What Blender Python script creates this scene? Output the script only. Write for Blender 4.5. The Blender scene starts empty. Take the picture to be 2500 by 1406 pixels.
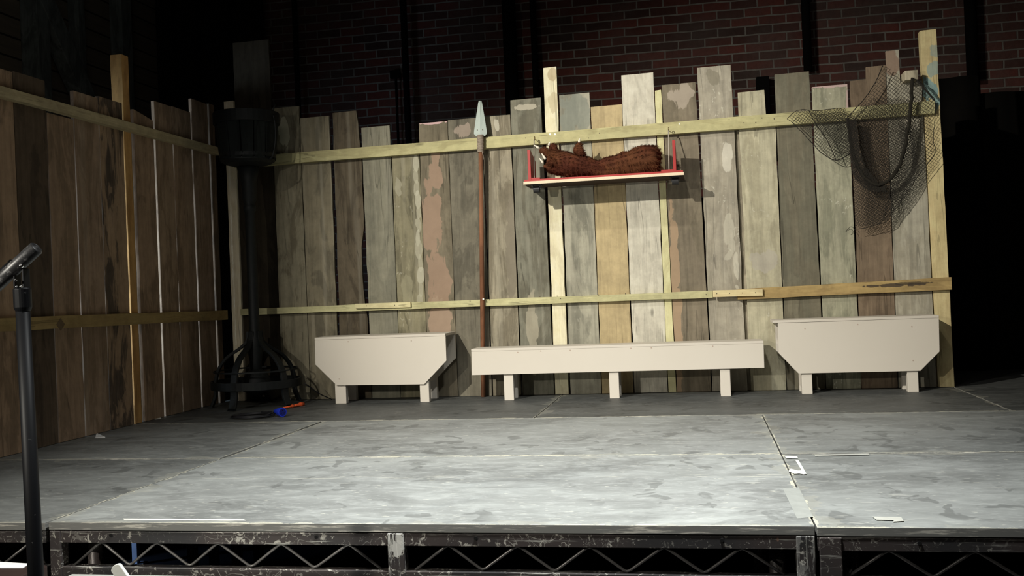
import bpy, bmesh, math, random
from mathutils import Vector, Matrix, noise as mnoise
random.seed(7)
SC = bpy.context.scene
C = SC.collection
# ------------------------------------------------------------------ camera
CAMP = (2.14478, -2.91260, 0.70198); YAW, PIT, ROL, FPX = -0.187918, 0.003155, -0.039779, 2409.195
fw = Vector((math.sin(YAW)*math.cos(PIT), math.cos(YAW)*math.cos(PIT), math.sin(PIT)))
r0 = Vector((math.cos(YAW), -math.sin(YAW), 0)); u0 = r0.cross(fw)
RT = r0*math.cos(ROL) + u0*math.sin(ROL); UP = -r0*math.sin(ROL) + u0*math.cos(ROL)
cd = bpy.data.cameras.new('camera'); cam = bpy.data.objects.new('camera', cd); C.objects.link(cam)
cd.sensor_width = 36; cd.lens = FPX*36/2500; cd.clip_start = .05; cd.clip_end = 60
m = Matrix((RT, UP, -fw)).transposed().to_4x4(); m.translation = CAMP; cam.matrix_world = m
SC.camera = cam
SC.view_settings.view_transform = 'Standard'; SC.view_settings.look = 'None'
SC.view_settings.exposure = 0.26; SC.view_settings.gamma = 1.0; SC.view_settings.use_curve_mapping = False
def ray(px, py): return fw + RT*((px-1250)/FPX) - UP*((py-703)/FPX)
def atY(px, py, Y): d = ray(px, py); return Vector(CAMP) + d*((Y-CAMP[1])/d.y)
def atX(px, py, X): d = ray(px, py); return Vector(CAMP) + d*((X-CAMP[0])/d.x)
def atZ(px, py, Z=0.): d = ray(px, py); return Vector(CAMP) + d*((Z-CAMP[2])/d.z)
# ------------------------------------------------------------------ light
w = bpy.data.worlds.new('world'); SC.world = w; w.use_nodes = True
w.node_tree.nodes['Background'].inputs[0].default_value = (.55, .7, 1, 1); w.node_tree.nodes['Background'].inputs[1].default_value = 0.0
def aim(o, t): o.rotation_euler = (Vector(t)-o.location).to_track_quat('-Z', 'Y').to_euler()
def spot(name, loc, tgt, power, col, size, blend, rad):
    l = bpy.data.lights.new(name, 'SPOT'); l.energy = power; l.color = col; l.spot_size = math.radians(size); l.spot_blend = blend; l.shadow_soft_size = rad
    o = bpy.data.objects.new(name, l); o.location = loc; C.objects.link(o); aim(o, tgt); return o
def area(name, loc, tgt, power, col, sx, sy):
    l = bpy.data.lights.new(name, 'AREA'); l.energy = power; l.color = col; l.shape = 'RECTANGLE'; l.size = sx; l.size_y = sy
    o = bpy.data.objects.new(name, l); o.location = loc; C.objects.link(o); aim(o, tgt); return o
WARM = (1, .945, .83)
spot('key_spot', (-1.0, -1.9, 3.35), (1.95, 3.6, .68), 1320, WARM, 50, .85, .035)
spot('low_spot', (-.75, -2.4, 1.55), (2.1, 3.6, -.05), 215, WARM, 66, .7, .03)
spot('steep_spot', (1.5, .6, 3.9), (2.0, 3.6, .6), 150, (1, .95, .85), 46, 1, .05)
spot('down_spot', (1.80, -.32, 2.60), (1.70, .50, 0), 690, (.98, 1, .98), 98, 1, .06)
spot('brick_spot', (3.2, 3.9, 3.7), (3.3, 5.8, 3.0), 1.9, (1, .86, .8), 84, 1, .2)  # added lamp without a fixture, lifts the right-hand bricks
spot('brick_blue_spot', (.5, 4.2, 3.9), (0.2, 5.8, 3.1), .22, (.6, .8, 1), 76, 1, .2)  # added lamp, gives the left bricks a faint blue tint
spot('timber_spot', (-1.5, 2.6, 4.2), (-2.8, 3.7, 3.0), 2.6, (.82, .95, 1), 110, 1, .2)  # added lamp, brings the dark timber framing out of black
bl_ = area('back_light', (-2.25, 1.75, .95), (-1.2, 2.75, .75), 17, (.66, .82, 1), .7, 1.2); bl_.data.spread = math.radians(95)
area('house_fill', (1.5, -3.2, 3.6), (1.0, 2.0, .5), 17, (1, .93, .85), 2.5, 1)
# ------------------------------------------------------------------ node helpers
class M:
    def __init__(s, name, rough=.8, metal=0., spec=.3):
        s.m = bpy.data.materials.new(name); s.m.use_nodes = True; s.t = s.m.node_tree
        s.b = s.t.nodes['Principled BSDF']; s.b.inputs['Roughness'].default_value = rough; s.b.inputs['Metallic'].default_value = metal
        s.b.inputs['Specular IOR Level'].default_value = spec
        s.co = s.n('ShaderNodeTexCoord').outputs['Object']
    def n(s, t, **k):
        x = s.t.nodes.new(t)
        for a, v in k.items(): setattr(x, a, v)
        return x
    def put(s, sock, v):
        if hasattr(v, 'links'): s.t.links.new(v, sock)
        elif isinstance(v, tuple) and len(v) == 3 and sock.type == 'RGBA': sock.default_value = (*v, 1)
        else: sock.default_value = v
    def map(s, sc=(1, 1, 1), off=(0, 0, 0), rot=(0, 0, 0), co=None):
        x = s.n('ShaderNodeMapping'); s.put(x.inputs[0], co or s.co); x.inputs['Scale'].default_value = sc; x.inputs['Location'].default_value = off; x.inputs['Rotation'].default_value = rot
        return x.outputs[0]
    def noise(s, v, sc=1., det=4., ro=.55, dis=0.):
        x = s.n('ShaderNodeTexNoise'); s.put(x.inputs['Vector'], v); x.inputs['Scale'].default_value = sc; x.inputs['Detail'].default_value = det
        x.inputs['Roughness'].default_value = ro; x.inputs['Distortion'].default_value = dis; return x.outputs[0]
    def vor(s, v, sc=1., rnd=1., feat='F1'):
        x = s.n('ShaderNodeTexVoronoi', feature=feat); s.put(x.inputs['Vector'], v); x.inputs['Scale'].default_value = sc; x.inputs['Randomness'].default_value = rnd
        return x.outputs[0]
    def step(s, f, a, b):
        x = s.n('ShaderNodeMapRange', interpolation_type='SMOOTHSTEP'); s.put(x.inputs[0], f); x.inputs[1].default_value = a; x.inputs[2].default_value = b
        return x.outputs[0]
    def mix(s, f, a, b, mode='MIX'):
        x = s.n('ShaderNodeMix', data_type='RGBA', blend_type=mode); s.put(x.inputs[0], f); s.put(x.inputs[6], a); s.put(x.inputs[7], b); return x.outputs[2]
    def math(s, op, a, b=0., c=0.):
        x = s.n('ShaderNodeMath', operation=op); s.put(x.inputs[0], a); s.put(x.inputs[1], b); s.put(x.inputs[2], c); return x.outputs[0]
    def sep(s, v=None):
        x = s.n('ShaderNodeSeparateXYZ'); s.put(x.inputs[0], v or s.co); return x.outputs
    def col(s, c): s.put(s.b.inputs['Base Color'], c); return s
    def bump(s, h, st=.3, d=.004):
        x = s.n('ShaderNodeBump'); s.put(x.inputs['Height'], h); x.inputs['Strength'].default_value = st; x.inputs['Distance'].default_value = d
        s.t.links.new(x.outputs[0], s.b.inputs['Normal']); return s
def sc3(c, k): return tuple(min(1, x*k) for x in c)
def mixc(a, b, t): return tuple(x*(1-t)+y*t for x, y in zip(a, b))
def wood(name, base, alt=None, seed=0., axis='Z', blotch=.5, grain=.35, specks=0., knots=.25, patches=(), streaks=0., cracks=.7):
    """weathered board; axis = grain direction in local space"""
    k = M(name, .82, 0, .15)
    alt = alt or sc3(base, .6)
    g = {'Z': (30, 30, 1.3), 'X': (1.3, 30, 30), 'Y': (30, 1.3, 30)}[axis]
    b = {'Z': (6, 6, 1.7), 'X': (1.7, 6, 6), 'Y': (6, 1.7, 6)}[axis]
    o = (seed*3.17, seed*1.3, seed*5.71)
    gr = k.noise(k.map(g, o), 1, 6, .6, .4)
    bl = k.noise(k.map(b, o), 1.1, 6, .6, 1.1)
    c = k.mix(k.math('MULTIPLY', k.step(bl, .47, .56), min(1, blotch*1.7)), base, sc3(alt, .85))
    b2_ = k.noise(k.map(tuple(x*1.7 for x in b), (o[1]+3, o[2], o[0])), 1, 5, .55, .7)
    c = k.mix(k.math('MULTIPLY', k.step(b2_, .55, .585), min(1, blotch*.8)), c, sc3(mixc(base, alt, .3), 1.28))
    c = k.mix(k.math('MULTIPLY', k.step(gr, .35, .75), grain*1.2), c, sc3(base, .38))
    fi = k.noise(k.map(tuple(x*4 for x in g), o), 1, 3, .6)
    c = k.mix(k.math('MULTIPLY', k.step(fi, .5, .8), .3), c, sc3(base, 1.5))
    mo = k.noise(k.map((3, 3, 3), o), 4, 7, .7)
    c = k.mix(.55, c, k.mix(mo, (.12, .12, .12), (.88, .88, .84)), 'OVERLAY')
    if streaks:
        st = k.noise(k.map(tuple(x*.5 for x in g), (o[1], o[2], o[0])), 1, 2, .5)
        c = k.mix(k.math('MULTIPLY', k.step(st, .53, .66), streaks*.7), c, mixc(base, (.55, .52, .42), .5))
    if cracks:
        ck = k.noise(k.map(tuple(x*.45 for x in g), (o[2]+1, o[0], o[1])), 1, 2, .5, .3); cm = k.noise(k.map((4, 4, 1.6), (o[0], o[2], 7)), 1, 2)
        cl = k.math('LESS_THAN', k.math('ABSOLUTE', k.math('SUBTRACT', ck, .5)), .007)
        c = k.mix(k.math('MULTIPLY', k.math('MULTIPLY', cl, k.step(cm, .46, .56)), cracks*.7), c, sc3(base, .25))
    if specks:
        sp = k.noise(k.map((1, 1, .8), o), 42, 4, .65, .4); rg = k.noise(k.map((1, 1, 1), (o[2], 0, o[0])), 4.2, 3)
        c = k.mix(k.math('MULTIPLY', k.math('MULTIPLY', k.step(sp, .6, .64), k.step(rg, .5, .6)), specks), c, (.62, .6, .5))
    if knots:
        vo = k.vor(k.map({'Z': (7, 7, 2.6), 'X': (2.6, 7, 7), 'Y': (7, 2.6, 7)}[axis], o), 1, 1)
        kd = k.math('ADD', vo, k.math('MULTIPLY', k.math('SUBTRACT', mo, .5), .10))
        c = k.mix(k.math('MULTIPLY', k.math('SUBTRACT', 1, k.step(kd, .03, .12)), knots), c, sc3(base, .25))
    X, Y, Z = k.sep()
    u, v = {'Z': (X, Z), 'X': (X, Z), 'Y': (Y, Z)}[axis]
    for (cu, cv, ru, rv, pc, am) in patches:
        du = k.math('DIVIDE', k.math('SUBTRACT', u, cu), ru); dv = k.math('DIVIDE', k.math('SUBTRACT', v, cv), rv)
        d = k.math('ADD', k.math('MULTIPLY', du, du), k.math('MULTIPLY', dv, dv))
        nz = k.noise(k.map((1, 1, .5) if axis == 'Z' else (1, 1, 1), (seed, cu*9, cv*7)), 13, 4, .5, .6)
        d = k.math('ADD', d, k.math('MULTIPLY', k.math('SUBTRACT', nz, .5), 4.2))
        c = k.mix(k.math('MULTIPLY', k.math('SUBTRACT', 1, k.step(d, .80, 1.0)), am), c, k.mix(mo, sc3(pc, .8), sc3(pc, 1.15)))
    k.col(c).bump(k.math('ADD', gr, k.math('MULTIPLY', bl, .5)), .35, .003)
    return k.m
def plain(name, c, rough=.6, metal=0., var=.25, sc=20., spec=.3, bump=0.):
    k = M(name, rough, metal, spec); n = k.noise(k.map(), sc, 5, .6)
    k.col(k.mix(n, sc3(c, 1-var), sc3(c, 1+var)))
    if bump: k.bump(n, bump, .003)
    return k.m
# ------------------------------------------------------------------ mesh helpers
def link(name, bm, mat, parent=None, smooth=False, bevel=0., loc=None):
    me = bpy.data.meshes.new(name); bmesh.ops.recalc_face_normals(bm, faces=bm.faces[:]); bm.to_mesh(me); bm.free()
    for mm in (mat if isinstance(mat, (list, tuple)) else [mat]): me.materials.append(mm)
    if smooth:
        for p in me.polygons: p.use_smooth = True
    o = bpy.data.objects.new(name, me); C.objects.link(o)
    if loc is not None: o.location = loc
    if parent: o.parent = parent
    if bevel:
        b = o.modifiers.new('bevel', 'BEVEL'); b.width = bevel; b.segments = 2; b.limit_method = 'ANGLE'
    return o
def tag(o, label=None, cat=None, group=None, kind=None):
    if label: o['label'] = label
    if cat: o['category'] = cat
    if group: o['group'] = group
    if kind: o['kind'] = kind
    return o
def thing(name, loc, label, cat, group=None):
    o = bpy.data.objects.new(name, None); o.empty_display_size = .1; C.objects.link(o); o.location = loc
    return tag(o, label, cat, group)
def bx(bm, lo, hi, mi=0):
    r = bmesh.ops.create_cube(bm, size=1); lo = Vector(lo); hi = Vector(hi)
    for v in r['verts']: v.co = Vector([lo[i]+(v.co[i]+.5)*(hi[i]-lo[i]) for i in range(3)])
    return r['verts']
def box(name, lo, hi, mat, parent=None, bevel=.0, off=(0, 0, 0)):
    bm = bmesh.new(); bx(bm, Vector(lo)-Vector(off), Vector(hi)-Vector(off)); return link(name, bm, mat, parent, bevel=bevel)
def tube(bm, pts, rad, n=8, cap=True, flat=None):
    """rad float or list; flat=(w,h) ellipse scale"""
    pts = [Vector(p) for p in pts]; N = len(pts); R = rad if isinstance(rad, (list, tuple)) else [rad]*N
    rings = []; prev = None
    for i, p in enumerate(pts):
        t = (pts[min(i+1, N-1)]-pts[max(i-1, 0)]).normalized()
        if prev is None:
            a = Vector((0, 0, 1)) if abs(t.z) < .9 else Vector((0, 1, 0)); s = t.cross(a).normalized()
        else: s = (prev - t*prev.dot(t)).normalized()
        prev = s; q = t.cross(s)
        fx, fy = flat or (1, 1)
        rings.append([bm.verts.new(p + (s*math.cos(2*math.pi*j/n)*fx + q*math.sin(2*math.pi*j/n)*fy)*R[i]) for j in range(n)])
    for i in range(N-1):
        for j in range(n): bm.faces.new((rings[i][j], rings[i][(j+1) % n], rings[i+1][(j+1) % n], rings[i+1][j]))
    if cap: bm.faces.new(rings[0][::-1]); bm.faces.new(rings[-1])
def lathe(bm, prof, n=32, cx=0, cy=0, cap=True):
    rings = [[bm.verts.new((cx+r*math.cos(2*math.pi*j/n), cy+r*math.sin(2*math.pi*j/n), z)) for j in range(n)] for r, z in prof]
    for i in range(len(rings)-1):
        for j in range(n): bm.faces.new((rings[i][j], rings[i][(j+1) % n], rings[i+1][(j+1) % n], rings[i+1][j]))
    if cap: bm.faces.new(rings[0][::-1]); bm.faces.new(rings[-1])
def smoothpts(pts, k=6):
    P = [Vector(p) for p in pts]; out = []
    for i in range(len(P)-1):
        a, b, c, d = P[max(i-1, 0)], P[i], P[i+1], P[min(i+2, len(P)-1)]
        for j in range(k):
            t = j/k; out.append(.5*((2*b)+(c-a)*t+(2*a-5*b+4*c-d)*t*t+(3*b-a-3*c+d)*t**3))
    out.append(P[-1]); return out
def prism(bm, outline, axis, a, b):
    """outline of (u,v) extruded from a to b along axis"""
    mk = {'Y': lambda u, v, t: (u, t, v), 'X': lambda u, v, t: (t, u, v), 'Z': lambda u, v, t: (u, v, t)}[axis]
    A = [bm.verts.new(mk(u, v, a)) for u, v in outline]; B = [bm.verts.new(mk(u, v, b)) for u, v in outline]
    n = len(A); bm.faces.new(A); bm.faces.new(B[::-1])
    for i in range(n): bm.faces.new((A[i], B[i], B[(i+1) % n], A[(i+1) % n]))
def rough_outline(o, seed, amp=.0022, stp=.09, topamp=.001):
    out = []; n = len(o)
    for i in range(n):
        a = Vector(o[i]); b = Vector(o[(i+1) % n]); L = (b-a).length; k = max(1, int(L/stp)); d = (b-a).normalized(); nn = Vector((d.y, -d.x))
        for j in range(k):
            p = a+(b-a)*(j/k)
            if j: p = p + nn*(mnoise.noise(Vector((p.x*3+seed*7.3, p.y*9, seed)))*2*(amp if abs(d.y) > .5 else topamp))
            out.append((p.x, p.y))
    return out
def plank(name, outline, face, th, mat, axis, label, cat, group=None, seed=0., amp=.0022):
    """board standing up; outline in world (u,z); face = coordinate of its visible face"""
    cu = sum(p[0] for p in outline)/len(outline); ol = [(u-cu, z) for u, z in outline]
    bm = bmesh.new()
    s = 1 if axis == 'Y' else -1
    prism(bm, rough_outline(ol, seed, amp), axis, 0, s*th)
    loc = (cu, face, 0) if axis == 'Y' else (face, cu, 0)
    o = link(name, bm, mat, None, bevel=.0015, loc=loc)
    return tag(o, label, cat, group)
# ------------------------------------------------------------------ setting
BLACK = plain('black_paint', (.012, .012, .013), .9)
DARKFLOOR = plain('dark_floor', (.02, .019, .018), .8)
def struct(o): o['kind'] = 'structure'; return o
struct(box('floor', (-4.2, -5.2, -.65), (7.2, 6.1, -.6), DARKFLOOR))
struct(box('ceiling', (-4.2, -5.2, 4.6), (7.2, 6.1, 4.65), BLACK))
struct(box('wall_front', (-4.2, -5.25, -.6), (7.2, -5.2, 4.6), BLACK))
struct(box('wall_right', (7.15, -5.2, -.6), (7.2, 6.1, 4.6), BLACK))
BY = 5.8
k = M('brick', .9, 0, .1)
sx = k.map((1, 1, 1), (0, 0, 0), (math.radians(90), 0, 0))
wob = k.noise(k.map(), 4, 2); 
vv = k.n('ShaderNodeVectorMath', operation='ADD'); k.put(vv.inputs[0], sx); cc = k.n('ShaderNodeCombineXYZ'); k.put(cc.inputs[0], k.math('MULTIPLY', wob, .02)); k.put(cc.inputs[1], k.math('MULTIPLY', wob, .014)); k.put(vv.inputs[1], cc.outputs[0])
br = k.n('ShaderNodeTexBrick'); k.put(br.inputs['Vector'], vv.outputs[0]); br.offset = .5; br.squash = 1
br.inputs['Scale'].default_value = 1; br.inputs['Brick Width'].default_value = .228; br.inputs['Row Height'].default_value = .076; br.inputs['Mortar Size'].default_value = .0075; br.inputs['Mortar Smooth'].default_value = .3
br.inputs['Color1'].default_value = (.075, .024, .019, 1); br.inputs['Color2'].default_value = (.022, .015, .013, 1); br.inputs['Mortar'].default_value = (.12, .112, .10, 1); br.inputs['Bias'].default_value = -.1
big = k.noise(k.map(), 2.2, 4); sm = k.noise(k.map(), 26, 5, .7)
c = k.mix(k.step(big, .35, .7), br.outputs['Color'], k.mix(.55, br.outputs['Color'], (.05, .04, .036)))
c = k.mix(.6, c, k.mix(sm, (.2, .2, .2), (.8, .8, .8)), 'OVERLAY')
k.col(c).bump(k.math('ADD', k.math('MULTIPLY', br.outputs['Fac'], -1.2), sm), .6, .008)
struct(box('wall_back', (-4.2, BY, -.6), (7.2, BY+.3, 4.6), k.m))
# left barn wall: horizontal boarding with timbers
LX = -2.9
k = M('old_boarding', .9, 0, .1); X, Y, Z = k.sep(); st = k.math('FRACT', k.math('MULTIPLY', Z, 6.5))
gr = k.noise(k.map((1, 1.5, 30)), 1, 5)
k.col(k.mix(k.math('LESS_THAN', st, .1), k.mix(gr, (.05, .043, .032), (.12, .10, .075)), (.012, .01, .008))).bump(st, .5, .02)
struct(box('wall_left', (LX-.3, -5.2, -.6), (LX, 6.1, 4.6), k.m))
TIMB = wood('old_grey_timber', (.09, .10, .095), (.055, .06, .057), 3, 'Z')
def beam(name, p, q, w, d):
    p = Vector(p); q = Vector(q); bm = bmesh.new(); t = (q-p).normalized(); s = Vector((0, t.z, -t.y)).normalized(); x = Vector((1, 0, 0))
    V = [bm.verts.new(a+s*sy*w/2+x*sx*d/2) for a in (p, q) for sx, sy in ((-1, -1), (1, -1), (1, 1), (-1, 1))]
    for f in ((0, 1, 2, 3), (7, 6, 5, 4), (0, 4, 5, 1), (1, 5, 6, 2), (2, 6, 7, 3), (3, 7, 4, 0)): bm.faces.new([V[i] for i in f])
    return struct(link(name, bm, TIMB, bevel=.006))
a = atX(66, 100, LX); beam('trim_1', (LX+.075, a.y, -.6), (LX+.075, a.y, 4.6), .15, .15)
a = atX(100, 0, LX+.1); b = atX(205, 240, LX+.1); dd = (b-a).normalized(); beam('trim_2', a-dd*1.2, b+dd*1.9, .17, .12)
a = atX(174, 60, LX); beam('trim_3', (LX+.05, a.y, -.6), (LX+.05, a.y, 4.6), .09, .1)
a = atX(280, 60, LX); beam('trim_4', (LX+.06, a.y, -.6), (LX+.06, a.y, 4.6), .16, .12)
# black drapes
def drape(name, x0, x1, Y, z0, z1, label, cat='drape', amp=.03, seed=0, wall=False):
    bm = bmesh.new(); n = int(abs(x1-x0)/.025); col = []
    for i in range(n+1):
        x = x0+(x1-x0)*i/n; row = []
        for j in range(9):
            z = z0+(z1-z0)*j/8; y = Y+amp*math.sin(x*21+seed+1.3*math.sin(x*5))+.4*amp*mnoise.noise(Vector((x*4, z*1.2, seed)))
            row.append(bm.verts.new((x, y, z)))
        col.append(row)
    for i in range(n):
        for j in range(8): bm.faces.new((col[i][j], col[i+1][j], col[i+1][j+1], col[i][j+1]))
    o = link(name, bm, plain(name+'_cloth', (.004, .0036, .003), .95, 0, .4, 6, .05), smooth=True, loc=(0, 0, 0))
    md = o.modifiers.new('s', 'SOLIDIFY'); md.thickness = .004
    return tag(o, label, cat, 'black drapes around the stage')
zt = atY(2340, 188, 4.6).z
a = atY(2395, 224, 4.62)
drape('black_drape', 3.74, a.x, 4.62, 0.01, atY(2340, 188, 4.62).z, 'black masking drape beside the right end of the plank fence, taller one')
drape('black_drape', a.x-.12, 6.9, 4.70, 0.01, a.z, 'black masking drape at the far right edge, lower top under the bricks', seed=2)
drape('black_drape', LX+.2, atY(640, 100, BY-.3).x, BY-.3, -.59, 4.55, 'tall black drape in the dark corner behind the tall dark plank', amp=.05)
PIPE = plain('black_pipe', (.002, .002, .002), .9, 0, .2, 20, .05)
def vpipe(px, py, w, label, zlo=-.6, yy=BY-.12):
    a = atY(px, py, yy); r = w*.5*(yy-CAMP[1])/FPX
    bm = bmesh.new(); tube(bm, [(0, 0, zlo), (0, 0, 4.59)], r, 12)
    return tag(link('black_pipe', bm, PIPE, smooth=True, loc=(a.x, yy, 0)), label, 'pipe', 'black pipes on the brick wall')
vpipe(988, 100, 17, 'black vertical pipe before the brick wall, above the gap left of the spear')
vpipe(1243, 60, 34, 'widest black vertical pipe on the brick wall, right above the spear tip', yy=BY-.16)
vpipe(1302, 60, 15, 'thin black vertical pipe just left of the tall pale stud with knots')
vpipe(722, 100, 14, 'barely visible black pipe right of the tall dark plank')
vpipe(1969, 80, 20, 'black pipe hanging down the bricks above the pink-topped plank', zlo=atY(1968, 172, BY-.12).z)
vpipe(2371, 80, 27, 'black vertical pipe right of the blue-stained end post', zlo=atY(2371, 195, BY-.12).z)
bm = bmesh.new(); a = atY(1855, 188, BY-.1); b = atY(1885, 240, BY-.1); bx(bm, (a.x-.03, BY-.12, b.z-.5), (b.x-.02, BY-.002, a.z))
tag(link('wall_hole_block', bm, PIPE, bevel=.004), 'black block standing in for a hole in the brick wall, behind the shorter pale plank', 'box')  # solid black block in place of a hole in the wall
bm = bmesh.new(); a = atY(966, 180, BY-.06); tube(bm, [(0, 0, -.6), (0, 0, a.z)], .012, 8); bx(bm, (-.05, -.02, a.z-.04), (.04, .02, a.z+.03))
tag(link('wall_conduit', bm, PIPE, loc=(a.x, BY-.06, 0)), 'thin black conduit with a small box low on the dark brick wall', 'conduit')

# ------------------------------------------------------------------ stage decks
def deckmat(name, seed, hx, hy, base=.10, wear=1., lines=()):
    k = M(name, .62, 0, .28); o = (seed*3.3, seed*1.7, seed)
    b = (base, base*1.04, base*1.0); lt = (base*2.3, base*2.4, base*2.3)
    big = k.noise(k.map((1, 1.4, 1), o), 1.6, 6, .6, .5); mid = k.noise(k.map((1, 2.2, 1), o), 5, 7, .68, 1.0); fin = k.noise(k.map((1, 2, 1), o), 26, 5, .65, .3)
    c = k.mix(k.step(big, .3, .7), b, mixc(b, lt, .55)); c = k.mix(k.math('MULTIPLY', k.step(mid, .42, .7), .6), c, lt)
    c = k.mix(k.math('MULTIPLY', k.step(fin, .5, .75), .35), c, sc3(lt, 1.25))
    dk = k.noise(k.map((1.3, 1, 1), (o[1], o[2], 4)), 7, 3, .5, .6); reg = k.noise(k.map((1, 1, 1), (o[2]+.4, o[1], 0)), 1.5, 1)
    c = k.mix(k.math('MULTIPLY', k.math('MULTIPLY', k.step(dk, .58, .62), k.step(reg, .46, .56)), .5), c, sc3(b, .55))
    # scuffs
    s1 = k.noise(k.map((2.2, 9, 1), o, (0, 0, .12)), 4, 3, .5, .4); c = k.mix(k.math('MULTIPLY', k.step(s1, .66, .70), .45*wear), c, (.42, .42, .38))
    s2 = k.noise(k.map((7, 26, 1), (o[1], o[0], 1), (0, 0, -.2)), 3, 2, .5); c = k.mix(k.math('MULTIPLY', k.step(s2, .69, .72), .7*wear), c, (.55, .54, .46))
    ft = k.n('ShaderNodeTexWave', bands_direction='DIAGONAL')
    # chipped edges
    X, Y, Z = k.sep(); ex = k.math('SUBTRACT', hx, k.math('ABSOLUTE', X)); ey = k.math('SUBTRACT', hy, k.math('ABSOLUTE', Y)); e = k.math('MINIMUM', ex, ey)
    en = k.noise(k.map((1, 1, 1), o), 9, 6, .7); thr = k.math('MULTIPLY', k.step(en, .45, .6), .013*wear)
    c = k.mix(k.math('MULTIPLY', k.math('LESS_THAN', e, thr), .9), c, (.50, .48, .38))
    e2 = k.math('LESS_THAN', e, k.math('MULTIPLY', k.step(k.noise(k.map((1, 1, 1), (2, o[0], 0)), 4, 5, .6), .45, .75), .10)); c = k.mix(k.math('MULTIPLY', e2, .25), c, (.34, .33, .27))
    for (ly, lw) in lines:
        nn = k.noise(k.map((3, 26, 1), (ly*9, o[0], 0)), 2, 5, .7); off = k.math('MULTIPLY', k.math('SUBTRACT', k.noise(k.map((1, 0, 0), (ly, 0, 3)), 1.5, 2), .5), .03)
        dl = k.math('ABSOLUTE', k.math('SUBTRACT', k.math('ADD', Y, off), ly)); c = k.mix(k.math('MULTIPLY', k.math('MULTIPLY', k.math('LESS_THAN', dl, lw), k.step(nn, .5, .62)), .75), c, (.5, .49, .42))
    k.col(c); k.put(k.b.inputs['Roughness'], k.math('ADD', .42, k.math('MULTIPLY', mid, .3)))
    k.bump(k.math('ADD', mid, fin), .15, .003); return k.m
def steelmat(name, seed, scr=1., axis='X', bare=0.):
    k = M(name, .4, .2, .45); o = (seed*3.3, seed*1.7, seed)
    sc = (2.5, 60, 60) if axis == 'X' else (60, 60, 2.5)
    a = k.noise(k.map(sc, o), 1, 5, .7, .3); b2 = k.noise(k.map((34, 34, 34), o), 1, 5, .7, 1.5); rg = k.noise(k.map((2.6, 2.6, 2.6), o), 1, 3)
    cv = k.noise(k.map((9, 9, 9), (o[1], o[0], o[2])), 1, 2, .5, 1.2); ln = k.math('LESS_THAN', k.math('ABSOLUTE', k.math('SUBTRACT', cv, .5)), .007)
    cv2 = k.noise(k.map((16, 16, 16), (o[2], o[0]+5, o[1])), 1, 2, .5, .8); ln2 = k.math('LESS_THAN', k.math('ABSOLUTE', k.math('SUBTRACT', cv2, .48)), .008)
    reg = k.step(rg, .34, .54)
    c = k.mix(k.step(rg, .4, .6), (.034, .033, .034), (.058, .048, .046))
    c = k.mix(k.math('MULTIPLY', k.math('MULTIPLY', k.step(a, .58, .64), reg), .65*scr), c, (.55, .55, .50))
    c = k.mix(k.math('MULTIPLY', k.math('MULTIPLY', k.step(b2, .58, .61), reg), .7*scr), c, (.55, .53, .47))
    c = k.mix(k.math('MULTIPLY', k.math('MULTIPLY', ln, k.step(rg, .5, .6)), .4*scr), c, (.55, .54, .48))
    c = k.mix(k.math('MULTIPLY', k.math('MULTIPLY', ln2, k.step(b2, .5, .56)), .3*scr), c, (.5, .49, .44))
    c = k.mix(k.math('MULTIPLY', k.step(k.noise(k.map((9, 9, 9), (o[2], 3, 0)), 1, 3), .74, .76), .8), c, (.34, .2, .14))
    if bare:
        v1 = k.noise(k.map((55, 55, 5), o), 1, 5, .7, .5); v2 = k.noise(k.map((22, 22, 14), (o[1], 2, o[2])), 1, 4, .6, .5)
        f = k.math('MULTIPLY', k.math('MAXIMUM', k.step(v1, .47, .53), k.math('MULTIPLY', k.step(v2, .55, .58), .8)), k.step(v2, .38, .43))
        c = k.mix(k.math('MULTIPLY', f, bare), c, (.66, .66, .62))
    k.col(c).bump(b2, .2, .001); return k.m
STEEL = steelmat('scratched_black_steel', 1); STEELB = steelmat('worn_bare_steel', 2, 1., 'Z', .95); STEELR = steelmat('dark_black_steel', 5, .55)
BARS = plain('grey_worn_bar', (.16, .155, .15), .35, .5, .6, 60, .5)
HOLE = plain('hole_black', (.003, .003, .003), 1)
PLYEDGE = M('ply_edge', .6); n_ = PLYEDGE.noise(PLYEDGE.map((5, 5, 80)), 1, 5, .7); PLYEDGE.col(PLYEDGE.mix(PLYEDGE.step(n_, .52, .66), (.15, .15, .14), (.5, .48, .42))); PLYEDGE = PLYEDGE.m
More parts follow.
